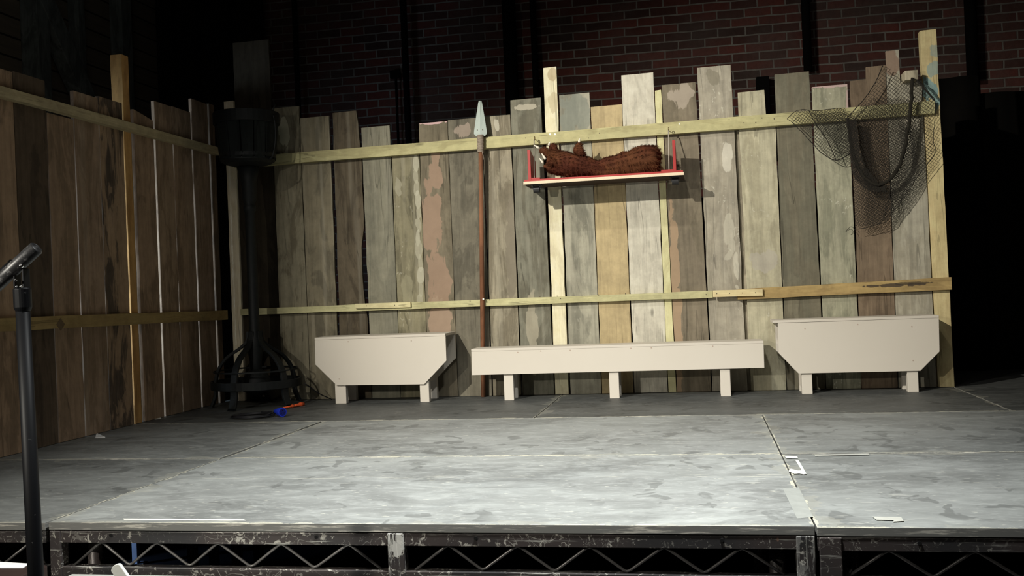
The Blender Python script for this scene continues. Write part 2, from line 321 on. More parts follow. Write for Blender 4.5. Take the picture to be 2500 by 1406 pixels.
def deck(x0, x1, y0, y1, label, seed, base=.10, wear=1., front=None, zt=0.):
    cx, cy = (x0+x1)/2, (y0+y1)/2; hx, hy = (x1-x0)/2-.0015, (y1-y0)/2-.0015
    t = thing('stage_deck', (cx, cy, zt), label, 'stage platform', 'stage decks joined into the stage floor')
    bm = bmesh.new(); bx(bm, (-hx, -hy, -.026), (hx, hy, 0))
    for f in bm.faces: f.material_index = 0 if f.normal.z > .5 else 1
    bm.normal_update()
    for f in bm.faces: f.material_index = 0 if f.normal.z > .5 else 1
    link('deck_top', bm, [deckmat('deck_paint_%d' % seed, seed, hx, hy, base, wear, ((.13, .006), (.165, .004)) if seed == 1 else ()), PLYEDGE], t, bevel=.0015)
    st = STEELR if front != 'mid' else STEEL
    if front: 
        bm = bmesh.new(); bx(bm, (-hx, -hy+.002, -.068), (hx, -hy+.04, -.029)); link('top_rail', bm, st, t, bevel=.002)
        bm = bmesh.new(); bx(bm, (-hx, -hy+.002, -.185), (hx, -hy+.04, -.146)); link('bottom_rail', bm, st, t, bevel=.002)
    bm = bmesh.new(); bx(bm, (-hx, hy-.04, -.068), (hx, hy, -.029)); link('top_rail', bm, st, t)
    for s in (-1, 1):
        bm = bmesh.new(); bx(bm, (s*hx-(.04 if s > 0 else 0), -hy+.042, -.068), (s*hx+(.04 if s < 0 else 0), hy-.042, -.029)); link('side_rail', bm, st, t)
        for sy in (-1, 1):
            bm = bmesh.new(); tube(bm, [(s*(hx-.1), sy*(hy-.1), -.6-zt), (s*(hx-.1), sy*(hy-.1), -.029)], .024, 12); link('leg', bm, STEELR, t, smooth=True)
    return t
def lattice(t, pts, x0, y):
    """bent bar zigzag in world x,z"""
    bm = bmesh.new(); P = []
    cx, cy, cz = t.location
    for i, (x, z) in enumerate(pts):
        p = Vector((x-cx, y-cy, z-cz))
        if 0 < i < len(pts)-1:
            a = Vector((pts[i-1][0]-cx, y-cy, pts[i-1][1]-cz)); b = Vector((pts[i+1][0]-cx, y-cy, pts[i+1][1]-cz))
            P += [p+(a-p).normalized()*.012, p+((a-p).normalized()+(b-p).normalized())*.003, p+(b-p).normalized()*.012]
        else: P.append(p)
    tube(bm, P, .0046, 8); return link('lattice_bar', bm, BARS, t, smooth=True)
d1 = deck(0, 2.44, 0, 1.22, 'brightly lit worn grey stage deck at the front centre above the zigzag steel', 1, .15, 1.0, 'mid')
def dpost(t, x0, x1, mat, zlo=-.185, y0=-.001):
    cx, cy, cz = t.location; bm = bmesh.new(); bx(bm, (x0-cx, y0-cy, zlo), (x1-cx, .042-cy, -.0285)); return link('upright', bm, mat, t, bevel=.003)
dpost(d1, .004, .044, STEEL); dpost(d1, 1.168, 1.221, STEELB); dpost(d1, 2.386, 2.4375, steelmat('scratched_post', 7, 1.3, 'Z', .25))
zz = [(.079, -.145), (.179, -.067), (.279, -.145), (.38, -.067), (.492, -.145), (.594, -.067), (.705, -.145), (.81, -.067), (.919, -.145), (1.034, -.067), (1.138, -.145)]
lattice(d1, zz, 0, .022)
lattice(d1, [(1.249, -.146), (1.356, -.067), (1.462, -.145), (1.572, -.067), (1.683, -.145), (1.791, -.067), (1.9, -.145), (2.011, -.067), (2.125, -.145), (2.235, -.067), (2.35, -.145)], 0, .022)
def holes(t, xs, z=-.041):
    for x in xs:
        bm = bmesh.new(); tube(bm, [(x-t.location.x, .0-t.location.y, z), (x-t.location.x, .01-t.location.y, z)], .0055, 14); link('bolt_hole', bm, HOLE, t)
holes(d1, (.227, .936, 1.448, 2.179), -.042)
d2 = deck(2.443, 4.883, 0, 1.22, 'grey stage deck at the front right, right of the white tape corner', 2, .125, .8, 'side', -.003)
dpost(d2, 2.449, 2.511, STEELR); holes(d2, (2.718,), -.042)
lattice(d2, [(2.53, -.145), (2.64, -.07), (2.755, -.147), (2.868, -.07), (2.985, -.147), (3.1, -.07), (3.21, -.147), (3.33, -.07), (3.45, -.147)], 0, .022)
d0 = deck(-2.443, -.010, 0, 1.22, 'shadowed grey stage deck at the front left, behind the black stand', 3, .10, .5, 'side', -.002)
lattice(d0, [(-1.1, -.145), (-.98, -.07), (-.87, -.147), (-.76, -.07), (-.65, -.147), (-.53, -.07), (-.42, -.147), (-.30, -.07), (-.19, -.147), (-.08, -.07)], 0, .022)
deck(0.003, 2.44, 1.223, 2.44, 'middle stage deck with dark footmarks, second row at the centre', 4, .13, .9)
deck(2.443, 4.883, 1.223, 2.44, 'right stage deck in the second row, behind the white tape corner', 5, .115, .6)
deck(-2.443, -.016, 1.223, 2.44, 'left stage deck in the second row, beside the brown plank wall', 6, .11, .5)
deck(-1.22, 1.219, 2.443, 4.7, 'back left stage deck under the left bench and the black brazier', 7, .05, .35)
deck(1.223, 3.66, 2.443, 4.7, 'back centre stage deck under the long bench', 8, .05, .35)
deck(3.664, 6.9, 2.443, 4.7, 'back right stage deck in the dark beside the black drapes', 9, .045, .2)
TAPE = plain('white_tape', (.75, .74, .66), .6)
def flat(name, pts, mat, label, cat, th=.0006, z=0.0):
    P = [atZ(*p) for p in pts]; c = sum(P, Vector())/len(P); bm = bmesh.new(); prism(bm, [(p.x-c.x, p.y-c.y) for p in P], 'Z', 0, th)
    return tag(link(name, bm, mat, loc=(c.x, c.y, z)), label, cat)
flat('tape_strip', [(1942, 1124), (1950, 1124), (1969, 1157), (1962, 1158), (1952, 1156), (1940, 1157), (1925, 1150), (1930, 1144), (1949, 1149), (1957, 1148)], TAPE, 'torn white corner of spike tape by the deck joint at right', 'tape')
flat('tape_strip', [(1915, 1113), (1946, 1114), (1948, 1118), (1920, 1119)], TAPE, 'short white tape strip just above the torn tape corner', 'tape')
flat('tape_strip', [(300, 1266), (595, 1268), (600, 1271), (303, 1269)], TAPE, 'long thin white tape strip along the front stage edge', 'tape')
TAPE2 = plain('faded_tape', (.40, .40, .36), .6)
flat('tape_strip', [(1988, 1110), (2120, 1107), (2122, 1110), (1990, 1113)], TAPE2, 'faded pale tape strip along the joint right of the tape corner', 'tape')
flat('tape_strip', [(1911, 1192), (1950, 1190), (1985, 1262), (1946, 1266)], plain('old_tape', (.27, .28, .26), .6), 'wide worn grey tape band left of the front right joint', 'tape')
flat('tape_strip', [(2130, 1261), (2200, 1262), (2207, 1272), (2180, 1274), (2183, 1270), (2140, 1269)], TAPE2, 'faded hooked tape mark on the front right deck', 'tape')
flat('paper_scrap', [(236, 1058), (257, 1068), (233, 1069)], plain('white_paper', (.8, .8, .78), .8), 'small white paper scrap on the stage by the left wall', 'paper', .004)
flat('paper_scrap', [(380, 1018), (394, 1016), (393, 1022), (376, 1024)], plain('white_paper2', (.6, .6, .55), .8), 'tiny pale scrap under a gap of the left plank wall', 'paper', .004)

q = atY(332, 1351, 1.62); bm = bmesh.new(); bx(bm, (-.014, -.014, 0), (.014, .014, .53)); bx(bm, (-.04, -.04, 0), (.04, .04, .006)); lathe(bm, [(.018, .40), (.034, .37), (.034, .36), (.02, .35)], 16)
tag(link('daylight_stand_in', bm, plain('pale_stand_in', (.6, .62, .66), .5), bevel=.001, loc=(q.x, 1.62, -.6)), 'added pale post lit blue to stand for a strip of daylight under the stage, seen through the lattice at the left', 'prop')  # post added to catch blue light, in place of daylight under the stage
spot('daylight_helper_spot', (q.x-.45, 1.32, -.38), (q.x, 1.61, -.53), 5, (.35, .55, 1), 32, .6, .01)  # added lamp, colours the post below the stage like daylight
# ------------------------------------------------------------------ back fence
FY = 3.60
G1 = (.30, .28, .22); GD = (.20, .175, .135); GG = (.26, .265, .225); GL = (.46, .43, .36); TAN = (.45, .36, .21); PINK = (.30, .215, .155); CRM = (.50, .47, .34)
fence = 'weathered planks of the back fence'
def bp(x0, x1, zt, mat, label, xb0=None, xb1=None, dy=0., th=.022, outline=None, name='fence_plank', cat='plank', seed=None, amp=.0022, group=fence, zb=0.002):
    xb0 = x0 if xb0 is None else xb0; xb1 = x1 if xb1 is None else xb1
    ol = outline or [(xb0, zb), (xb1, zb), (x1, zt+.003), (x0, zt)]
    global SEED; SEED += 1
    return plank(name, ol, FY+dy, th, mat, 'Y', label, cat, group, SEED, amp)
SEED = 0
bp(-1.041, -.768, 2.54, wood('bp0', (.042, .034, .023), (.03, .024, .017), 1), 'tallest dark brown plank of the back fence, standing behind the black brazier', dy=.004)
bp(-.764, -.559, 2.053, wood('bp1', (.22, .20, .145), (.15, .13, .09), 2, patches=[(-.02, 1.85, .05, .16, (.44, .42, .31), .8)]), 'weathered plank just right of the brazier basket, with a pale patch at its top')
bp(-.555, -.341, 1.97, wood('bp2', (.215, .19, .135), (.15, .135, .10), 3, streaks=.4), 'fence plank with a pale pinkish top, second from the brazier')
bp(-.316, -.145, 1.99, wood('bp3', (.11, .09, .063), (.075, .06, .042), 4, streaks=.3), 'darkest brown plank with a ragged right edge and a black gap beside it',
   outline=[(-.330, .002), (-.112, .002), (-.118, .55), (-.140, .75), (-.142, 1.05), (-.117, 1.2), (-.117, 1.66), (-.128, 1.80), (-.143, 1.995), (-.316, 1.99)], dy=.004, amp=.006)
bp(-.109, .095, 1.871, wood('bp4', (.23, .22, .17), (.18, .175, .14), 5, blotch=.3, streaks=.2), 'smooth grey plank right of the black gap', -.105, .099)
bp(.101, .299, 1.715, wood('bp5', (.235, .215, .145), (.17, .155, .105), 6, streaks=.4, specks=.3, patches=[(.072+.006*math.sin(q_*5), 1.60-q_*.085, .019+.006*math.sin(q_*3), .062, (.42, .40, .305) if q_ % 3 else (.5, .48, .38), .65) for q_ in range(12)]+[(-.06, 1.45, .03, .06, (.38, .36, .27), .6), (-.02, .75, .04, .2, (.33, .31, .21), .5)]), 'plank with pale crusty paint down its right edge, top under the rail')
bp(.303, .505, 1.872, wood('bp6', (.19, .165, .12), (.15, .13, .092), 7, blotch=.3, patches=[(.0, 1.55, .05, .13, PINK, 1.), (-.035, 1.2, .07, .3, PINK, 1.), (.0, .75, .085, .28, PINK, 1.), (.0, .48, .08, .2, (.33, .245, .18), 1.), (0, 1.872, .1, .014, (.62, .42, .42), .9)]), 'grey plank with a long salmon pink bare patch down its face')
bp(.508, .741, 1.880, wood('bp7', (.17, .155, .12), (.125, .115, .09), 8, patches=[(-.02, 1.80, .07, .05, (.33, .27, .22), .8)]), 'dark grey plank directly left of the spear')
bp(.748, .940, 1.884, wood('bp8', (.30, .27, .205), (.19, .165, .12), 9, streaks=.3, patches=[(.0, 1.83, .018, .05, (.5, .47, .38), .8), (.07, .95, .04, .35, (.21, .185, .14), .8)]), 'plank directly right of the spear with a darker right edge')
bp(.946, 1.152, 1.983, wood('bp9', (.20, .195, .155), (.155, .145, .11), 10, streaks=.3, patches=[(0, 1.93, .09, .02, (.42, .39, .31), .9), (-.02, .45, .035, .3, (.37, .34, .26), .7)]), 'grey plank left of the tall knotty pale stud, pale band at its top', .950, 1.165)
bp(1.178, 1.266, 2.18, wood('studA', (.72, .67, .49), (.66, .59, .41), 11, blotch=.3, grain=.1, knots=.5, patches=[(.02, 2.13, .03, .04, (.45, .36, .22), .7), (.015, 1.95, .035, .06, (.5, .42, .27), .6)]), 'tall narrow cream stud with brown knots rising above the rail', 1.172, 1.262, name='fence_stud', cat='stud', group='narrow studs in the back fence', dy=-.004, th=.04)
bp(1.277, 1.479, 1.991, wood('bp10', (.35, .335, .27), (.22, .215, .175), 12, streaks=.5, specks=.2, patches=[(0, 1.86, .11, .15, (.22, .235, .20), .75)]), 'plank with a slate grey top, right of the cream stud', 1.275, 1.479)
bp(1.484, 1.690, 1.897, wood('bp11', TAN, (.40, .32, .19), 13, blotch=.25, grain=.25), 'tan yellow plank under the middle of the red shelf')
bp(1.693, 1.902, 2.09, wood('bp12', (.57, .54, .46), (.48, .45, .38), 14, blotch=.3, grain=.25, knots=.7), 'palest grey plank with ragged left edge rising behind the red shelf', 1.698, 1.913, amp=.004)
bp(1.908, 1.948, 1.972, wood('studB', (.60, .57, .34), (.55, .50, .28), 15, blotch=.3, grain=.1), 'thin greenish yellow stud between the palest plank and the darker plank', 1.918, 1.968, name='fence_stud', cat='stud', group='narrow studs in the back fence', dy=-.004, th=.04)
bp(1.953, 2.17, 2.006, wood('bp13', (.175, .15, .11), (.26, .22, .165), 16, patches=[(-.005, 1.93, .07, .09, (.36, .31, .25), .9), (-.085, .55, .035, .75, (.36, .26, .17), .95)]), 'brown plank with an orange strip on its left edge, by the shelf end', 1.974, 2.193)
bp(2.184, 2.397, 2.10, wood('bp14', (.36, .33, .27), (.31, .28, .22), 17, specks=.5, blotch=.3, patches=[(-.02, 2.03, .045, .05, (.22, .20, .15), .7), (.05, 1.52, .04, .1, (.62, .59, .50), .7), (.04, 1.0, .04, .15, (.56, .53, .43), .5), (.08, .78, .02, .12, (.60, .57, .47), .6)]), 'tall plank with white paint splashes, second plank right of the shelf', 2.199, 2.421)
bp(2.395, 2.46, 1.71, wood('bp14b', (.36, .32, .24), None, 18), 'narrow recessed strip between the splashed plank and the notched pale plank', 2.41, 2.455, dy=.03, name='fence_batten', cat='batten', group=None)
bp(0, 0, 0, wood('bp15', (.45, .42, .31), (.40, .365, .26), 19, blotch=.4, specks=.4, knots=.9, patches=[(.0, .83, .09, .07, (.42, .39, .33), .7)]), 'pale yellowish plank with a dark knot, notched above the rail',
   outline=[(2.442, .002), (2.662, .002), (2.66, 1.70), (2.607, 1.702), (2.60, 1.925), (2.434, 1.92)])
bp(2.668, 2.879, 2.018, wood('bp16', (.155, .145, .108), (.20, .18, .132), 20, blotch=.5), 'grey brown plank left of the hanging net, with a clean square top', 2.668, 2.902)
bp(2.893, 3.109, 1.92, wood('bp17', (.35, .34, .255), (.27, .27, .20), 21, specks=.5, streaks=.2, patches=[(0, 1.92, .12, .015, (.55, .40, .38), .9), (.1, 1.8, .012, .12, (.52, .38, .36), .8)]), 'greenish grey plank with a pink painted top edge under the net', 2.907, 3.117, name='fence_plank')
bp(0, 0, 0, wood('bp18', (.20, .15, .105), (.15, .11, .078), 22, blotch=.4), 'brown stepped-top plank behind the net',
   outline=[(3.121, .002), (3.336, .002), (3.342, 2.023), (3.224, 2.02), (3.222, 1.945), (3.127, 1.94)])
bp(0, 0, 0, wood('bp19', (.40, .375, .305), (.35, .32, .25), 23, blotch=.4, patches=[(-.07, 2.03, .06, .09, (.27, .19, .14), .9)]), 'pale plank behind the net with a tall narrow tongue at its top',
   outline=[(3.342, .002), (3.566, .002), (3.552, 1.912), (3.425, 1.91), (3.424, 2.113), (3.346, 2.11)])
bp(3.552, 3.646, 2.218, wood('postC', (.62, .52, .29), (.56, .45, .24), 24, blotch=.3, grain=.15, knots=.8, patches=[(.02, 2.1, .04, .06, (.26, .37, .36), .6), (.02, 1.98, .05, .05, (.26, .38, .38), .7), (-.01, 1.83, .05, .1, (.20, .36, .38), .85)]), 'tall yellow pine post at the right end of the fence, stained blue near its top', 3.574, 3.668, name='fence_post', cat='post', group='pine fence posts', dy=-.006, th=.06)
bp(-1.118, -1.046, 2.125, wood('postcorner', (.86, .77, .58), (.80, .70, .50), 25, blotch=.3, grain=.15, knots=.7), 'pale corner post half hidden behind the brazier', name='fence_post', cat='post', group='pine fence posts', dy=-.012, th=.06)

# rails of the back fence
def rail(name, p0, p1, h, th, mat, face, axis, label, screws=(), h1=None):
    (u0, z0), (u1, z1) = p0, p1; h1 = h1 or h; cu, cz = (u0+u1)/2, (z0+z1)/2
    ol = [(u0-cu, z0-h/2-cz), (u1-cu, z1-h1/2-cz), (u1-cu, z1+h1/2-cz), (u0-cu, z0+h/2-cz)]
    bm = bmesh.new(); prism(bm, rough_outline(ol, cu, .001, .12, .0015), axis, 0, th if axis == 'Y' else -th)
    loc = (cu, face-0, cz) if axis == 'Y' else (face, cu, cz)
    t = tag(link(name, bm, mat, bevel=.002, loc=loc), label, 'rail', 'wooden rails across the fences')
    for (u, z, r, m2) in screws:
        bm = bmesh.new()
        if axis == 'Y': tube(bm, [(u-cu, -.0015, z-cz), (u-cu, .004, z-cz)], r, 10)
        else: tube(bm, [(.0015, u-cu, z-cz), (-.004, u-cu, z-cz)], r, 10)
        link('screw', bm, m2, t)
    return t
SCR = plain('bright_screw', (.85, .82, .7), .3, .8); DKS = plain('dark_screw', (.09, .07, .05), .6, .3)
YEL = wood('rail_yellow', (.45, .42, .235), (.38, .34, .18), 30, 'X', .35, .12, knots=.7)
YEL2 = wood('rail_greenish', (.50, .475, .28), (.44, .41, .23), 31, 'X', .3, .1, knots=.5)
def px2(px, py, Y=FY-.05): a = atY(px, py, Y); return a.x, a.z
s = [(*px2(x, y, FY-.045), .006, SCR) for x, y in ((1343, 328), (1355, 328), (1659, 302))] + [(*px2(x, y, FY-.045), .0035, DKS) for x, y in ((1283, 337), (1437, 337), (1463, 325), (1780, 292), (1816, 300), (1845, 299), (1860, 288), (1890, 290))]
rail('fence_rail', (-1.04, 1.683), (3.612, 1.732), .072, .045, YEL, FY-.045, 'Y', 'long yellowish top rail across the whole back fence', s, .08)
s = [(*px2(x, y, FY-.045), .0035, DKS) for x, y in ((1147, 735), (1195, 732), (1318, 724), (1360, 723), (1368, 729), (1461, 720), (1527, 717), (1620, 715), (1724, 719))]
rail('fence_rail', (-1.04, .629), (2.225, .631), .046, .04, YEL2, FY-.04, 'Y', 'long thin yellowish lower rail from the brazier to the pale joint piece', s)
rail('rail_batten', (-.183, .641), (.212, .637), .034, .018, wood('bat1', (.66, .60, .36), None, 32, 'X', .2, .1), FY-.059, 'Y', 'short pale batten fixed over the lower rail above the left bench', [(-.1, .641, .003, DKS), (.1, .638, .003, DKS)])
rail('rail_batten', (2.226, .633), (2.537, .631), .044, .02, wood('bat2', (.66, .56, .33), None, 33, 'X', .2, .1), FY-.063, 'Y', 'short cream joint piece with four screws in the lower rail', [(2.25, .634, .003, DKS), (2.33, .633, .003, DKS), (2.41, .632, .003, DKS), (2.49, .631, .003, DKS)])
rail('fence_rail', (2.38, .622), (3.668, .642), .066, .04, wood('burntrail', (.40, .29, .13), (.33, .23, .105), 34, 'X', .4, .3, knots=.8, patches=[(.30, .012, .16, .012, (.06, .045, .035), .9), (.42, .02, .12, .008, (.05, .04, .03), .8)]), FY-.042, 'Y', 'brown lower right rail with a long black burn mark', h1=.078)
# peg holding the net
a = px2(2210, 196, 3.50); b = px2(2241, 170, 3.50)
tag(box('net_peg', (a[0], 3.50, a[1]), (b[0], FY+.1, b[1]), wood('peg', (.45, .40, .30), None, 35), bevel=.003), 'short square wooden peg end holding up the net beside the blue-stained post', 'peg')

# ------------------------------------------------------------------ left fence
WX = -1.18
lw = 'brown planks of the left fence'
def lp(y0, y1, zt, mat, label, z0=0.002, dx=0., th=.022, name='fence_plank', cat='plank', group=lw, top1=None):
    global SEED; SEED += 1
    return plank(name, [(y0, z0), (y1, z0), (y1, top1 or zt), (y0, zt)], WX+dx, th, mat, 'X', label, cat, group, SEED)
BR = (.36, .255, .175); BR2 = (.26, .185, .125)
def lwood(i, a=BR, b=BR2, **k): return wood('lp%d' % i, a, b, 50+i, 'Z', **k)
# material patches use local X -> planks of this wall extend along local Y, so give them the Y axis variant through mapping
lp(1.02, 1.243, 1.88, lwood(0), 'brown fence plank outside the left edge of the picture')
lp(1.25, 1.463, 1.893, lwood(1, (.39, .27, .18)), 'brown plank at the far left edge of the left fence')
lp(1.468, 1.712, 1.90, lwood(2, (.115, .085, .06), (.08, .06, .045)), 'nearly black plank, second in the left fence, behind the stand tip')
lp(1.72, 1.942, 1.735, lwood(3, (.34, .24, .165)), 'short brown plank of the left fence ending behind its top rail')
lp(1.952, 2.175, 1.895, lwood(4, (.34, .245, .175), streaks=.3), 'brown plank left of the plank beside the tall left post, pale end edge')
lp(2.182, 2.415, 1.908, lwood(5, (.36, .255, .17), (.10, .08, .065), blotch=.8), 'sooty-stained brown plank just left of the tall left post')
lp(2.43, 2.50, 2.205, wood('postL', (.52, .31, .12), (.44, .24, .09), 60, 'Z', .4, .25, knots=.8), 'tall orange pine post rising above the left fence', th=.075, name='fence_post', cat='post', group='pine fence posts')
lp(2.536, 2.750, 1.895, lwood(6), 'brown plank just right of the tall orange post, beside the widest light gap', top1=1.86)
lp(2.772, 2.980, 1.988, lwood(7, (.36, .265, .185)), 'left fence plank with a bright chipped end at its top')
lp(2.993, 3.222, 1.992, lwood(8, (.36, .26, .18)), 'left fence plank third from the corner')
lp(3.243, 3.462, 2.09, lwood(9, (.30, .22, .16)), 'taller left fence plank second from the corner')
lp(3.489, 3.56, 2.10, lwood(10, (.12, .09, .065)), 'dark narrow plank of the left fence in the corner')
LR = wood('left_rail', (.47, .40, .25), (.40, .33, .20), 61, 'Y', .3, .2, knots=.8)
rail('fence_rail', (1.0, 1.768), (3.56, 1.768), .052, .045, LR, WX+.045, 'X', 'sloping-looking pale top rail along the left fence')
rail('fence_rail', (1.0, .641), (3.56, .614), .066, .045, wood('left_rail2', (.34, .25, .11), (.29, .20, .09), 62, 'Y', .3, .25, knots=.8), WX+.045, 'X', 'brown lower rail along the left fence with a dark diamond mark')
# dark diamond plug on the rail
bm = bmesh.new(); a = atX(148, 792, WX+.046); prism(bm, [(-.034, 0), (0, -.033), (.034, 0), (0, .033)], 'X', 0, .002)
tag(link('diamond_plug', bm, plain('plug', (.13, .09, .05), .8), loc=(WX+.045, a.y, a.z)), 'dark diamond-shaped plug on the lower left rail', 'plug')

# ------------------------------------------------------------------ benches
k = M('beige_bench_paint', .7, 0, .2); n1 = k.noise(k.map(), 3, 4); n2 = k.noise(k.map(), 120, 3)
k.col(k.mix(n1, (.56, .515, .445), (.60, .56, .49))).bump(n2, .08, .001); PAINT = k.m
SCD = plain('filled_screw', (.42, .34, .28), .8)
def bench(x0, x1, top, panel, legs, depth, label, name='bench', side=None, ledge=(0, 0), backpanel=True):
    YF = 3.30 if name == 'x' else panel['Y']; cx = (x0+x1)/2
    t = thing('bench', (cx, YF, 0), label, 'bench', 'beige benches along the back fence')
    bm = bmesh.new(); bx(bm, (x0-cx-ledge[0], -.002, top-.016), (x1-cx+ledge[1], depth, top)); link('seat_board', bm, PAINT, t, bevel=.0015)
    ol = [(x-cx, z) for x, z in panel['ol']]
    bm = bmesh.new(); prism(bm, ol, 'Y', 0, .015); link('front_panel', bm, PAINT, t, bevel=.001)
    if backpanel:
        bm = bmesh.new(); prism(bm, ol, 'Y', depth-.017, depth-.002); link('back_panel', bm, PAINT, t, bevel=.001)
    zb = min(z for _, z in ol)
    for (a, b) in legs:
        for y0 in (.016, depth-.062):
            bm = bmesh.new(); bx(bm, (a-cx, y0, 0), (b-cx, y0+.044, top-.017)); link('leg', bm, PAINT, t, bevel=.003)
            bm = bmesh.new()
        bm = bmesh.new(); bx(bm, (a-cx+.01, .061, zb+.01), (b-cx-.01, depth-.063, zb+.055)); link('cross_bar', bm, PAINT, t, bevel=.001)
    for (px, py) in panel['scr']:
        a = atY(px, py, YF); bm = bmesh.new(); tube(bm, [(a.x-cx, -.0012, a.z), (a.x-cx, .002, a.z)], .0042, 10); link('screw', bm, SCD, t)
    return t
bench(-.384, .513, .445, dict(Y=3.292, ol=[(-.384, .428), (-.386, .265), (-.243, .124), (.357, .118), (.513, .268), (.513, .428)], scr=[(850, 834), (1004, 832), (828, 925)]), [(-.262, -.186), (.322, .384)], .27,
      'beige trapezoid bench at the left with cut-off lower corners')
bench(.679, 2.514, .338, dict(Y=3.30, ol=[(.679, .322), (.677, .170), (2.513, .172), (2.514, .322)], scr=[(1264, 860), (1320, 857), (1392, 855), (1540, 850), (1590, 849), (1740, 845)]), [(.882, .945), (1.56, 1.622), (2.247, 2.308)], .216,
      'long low beige bench in the middle, on three pairs of legs')
bench(2.606, 3.536, .458, dict(Y=3.337, ol=[(2.606, .440), (2.604, .257), (2.717, .129), (3.42, .129), (3.532, .241), (3.536, .441)], scr=[(1965, 802), (2094, 792), (2226, 797), (2229, 880)]), [(2.735, 2.797), (3.348, 3.410)], .235,
      'wide beige trapezoid bench at the right beside the pine end post', ledge=(.03, 0))

# ------------------------------------------------------------------ spear
sp = thing('spear', (0.705, 3.55, 0.002), 'tall spear with pale grey blade leaning on the fence between the left and long benches', 'spear')
RED = wood('spear_shaft', (.22, .10, .055), (.17, .075, .042), 70, 'Z', .4, .3)
B = Vector(atY(1182, 966, 3.553)); B.z = .003; T_ = Vector(atY(1173, 345, 3.545-.012)); 
B0 = Vector(sp.location)
BOT = Vector((atZ(1182, 968).x, 3.552, .002)); TOPS = atY(1173, 330, 3.526)
bm = bmesh.new(); tube(bm, [BOT-B0, BOT.lerp(TOPS, .5)-B0, TOPS-B0], [.0155, .0155, .0145], 16); link('shaft', bm, RED, sp, smooth=True)
d = (TOPS-BOT).normalized(); side = Vector((1, 0, 0)); side = (side-d*side.dot(d)).normalized(); nrm = side.cross(d)
def L(u, v, w=0): return TOPS + d*u + side*v + nrm*w - B0
BL = plain('spear_blade', (.37, .43, .40), .55, .05, .12, 18)
bm = bmesh.new(); prof = [(-.012, .014), (-.004, .034), (.010, .044), (.03, .043), (.12, .029), (.215, .013), (.228, .009)]
fr, bk = [], []
for u, wd in prof:
    fr.append([bm.verts.new(L(u, -wd, .0015)), bm.verts.new(L(u, 0, .008)), bm.verts.new(L(u, wd, .0015))]); bk.append([bm.verts.new(L(u, -wd, -.0015)), bm.verts.new(L(u, 0, -.006)), bm.verts.new(L(u, wd, -.0015))])
for i in range(len(prof)-1):
    for j in range(2): bm.faces.new((fr[i][j], fr[i][j+1], fr[i+1][j+1], fr[i+1][j])); bm.faces.new((bk[i][j+1], bk[i][j], bk[i+1][j], bk[i+1][j+1]))
    bm.faces.new((fr[i][0], fr[i+1][0], bk[i+1][0], bk[i][0])); bm.faces.new((fr[i][2], bk[i][2], bk[i+1][2], fr[i+1][2]))
bm.faces.new(fr[0]+bk[0][::-1]); bm.faces.new((fr[-1]+bk[-1][::-1])[::-1])
SB_ = link('spear_blade', bm, BL, sp)
CORD = plain('grey_cord', (.30, .25, .20), .9, 0, .3, 90, .1, .4)
bm = bmesh.new(); P = []
for i in range(15*12+1):
    a = i/12*2*math.pi; u = .0-(i/180)*.115; P.append(TOPS+d*u+(side*math.cos(a)+nrm*math.sin(a))*(.019+.0012*math.sin(i*.7))-B0)
tube(bm, P, .0045, 6); link('cord_binding', bm, CORD, sp, smooth=True)
bm = bmesh.new(); tube(bm, [L(-.11, .014, .012), L(-.14, .02, .012), L(-.165, .02, .01)], .003, 6); link('loose_cord', bm, CORD, sp, smooth=True)
for v in (-.02, .016):
    bm = bmesh.new(); tube(bm, [L(.035, v, .004), L(.035, v, .008)], .0035, 8); link('rivet', bm, DKS, SB_)
a = atY(1181, 730, 3.532)
bm = bmesh.new(); q = a-B0; tube(bm, [q+Vector((0, -.016, 0)), q+Vector((0, -.0, 0))], .0055, 10); link('screw', bm, SCR, sp)

# ------------------------------------------------------------------ red shelf with beast arm
REDP = plain('red_paint', (.36, .03, .028), .5, 0, .2, 8); REDD = REDP
EDGE = plain('raw_ply_edge', (.72, .60, .44), .8, 0, .15, 40)
UNDER = plain('shelf_underside', (.05, .03, .022), .8)
x0, x1 = 1.067, 2.076; SZ = 1.378
sh = thing('hanging_shelf', ((x0+x1)/2, 3.42, SZ), 'red wooden shelf hung from the top rail, carrying the furry beast arm', 'shelf')
def sb(name, lo, hi, mat, bev=.001): return box(name, lo, hi, mat, sh, bev, sh.location)
bm = bmesh.new(); lo = Vector((x0, 3.285, SZ))-sh.location; hi = Vector((x1, 3.555, SZ+.018))-sh.location; bx(bm, lo, hi); bm.normal_update()
for f in bm.faces: f.material_index = 1 if f.normal.z < .5 else 0
for f in bm.faces:
    if f.normal.z < -.5: f.material_index = 2
link('shelf_board', bm, [REDP, EDGE, UNDER], sh)
sb('front_lip', (x0+.004, 3.288, SZ+.018), (x1-.004, 3.30, SZ+.030), REDP)
for i, (xe, s_) in enumerate(((1.096, 1), (2.012, 1))):
    bm = bmesh.new(); prism(bm, [(3.31, SZ+.018), (3.52, SZ+.018), (3.52, SZ+.17), (3.33, SZ+.222), (3.31, SZ+.222)], 'X', xe, xe+.018); bmesh.ops.translate(bm, verts=bm.verts, vec=-sh.location); link('end_panel', bm, REDP, sh, bevel=.001)
    xb = (xe+.018, xe+.075) if i == 0 else (xe-.075, xe); sb('corner_block', (xb[0], 3.31, SZ+.018), (xb[1], 3.36, SZ+.042), REDP)
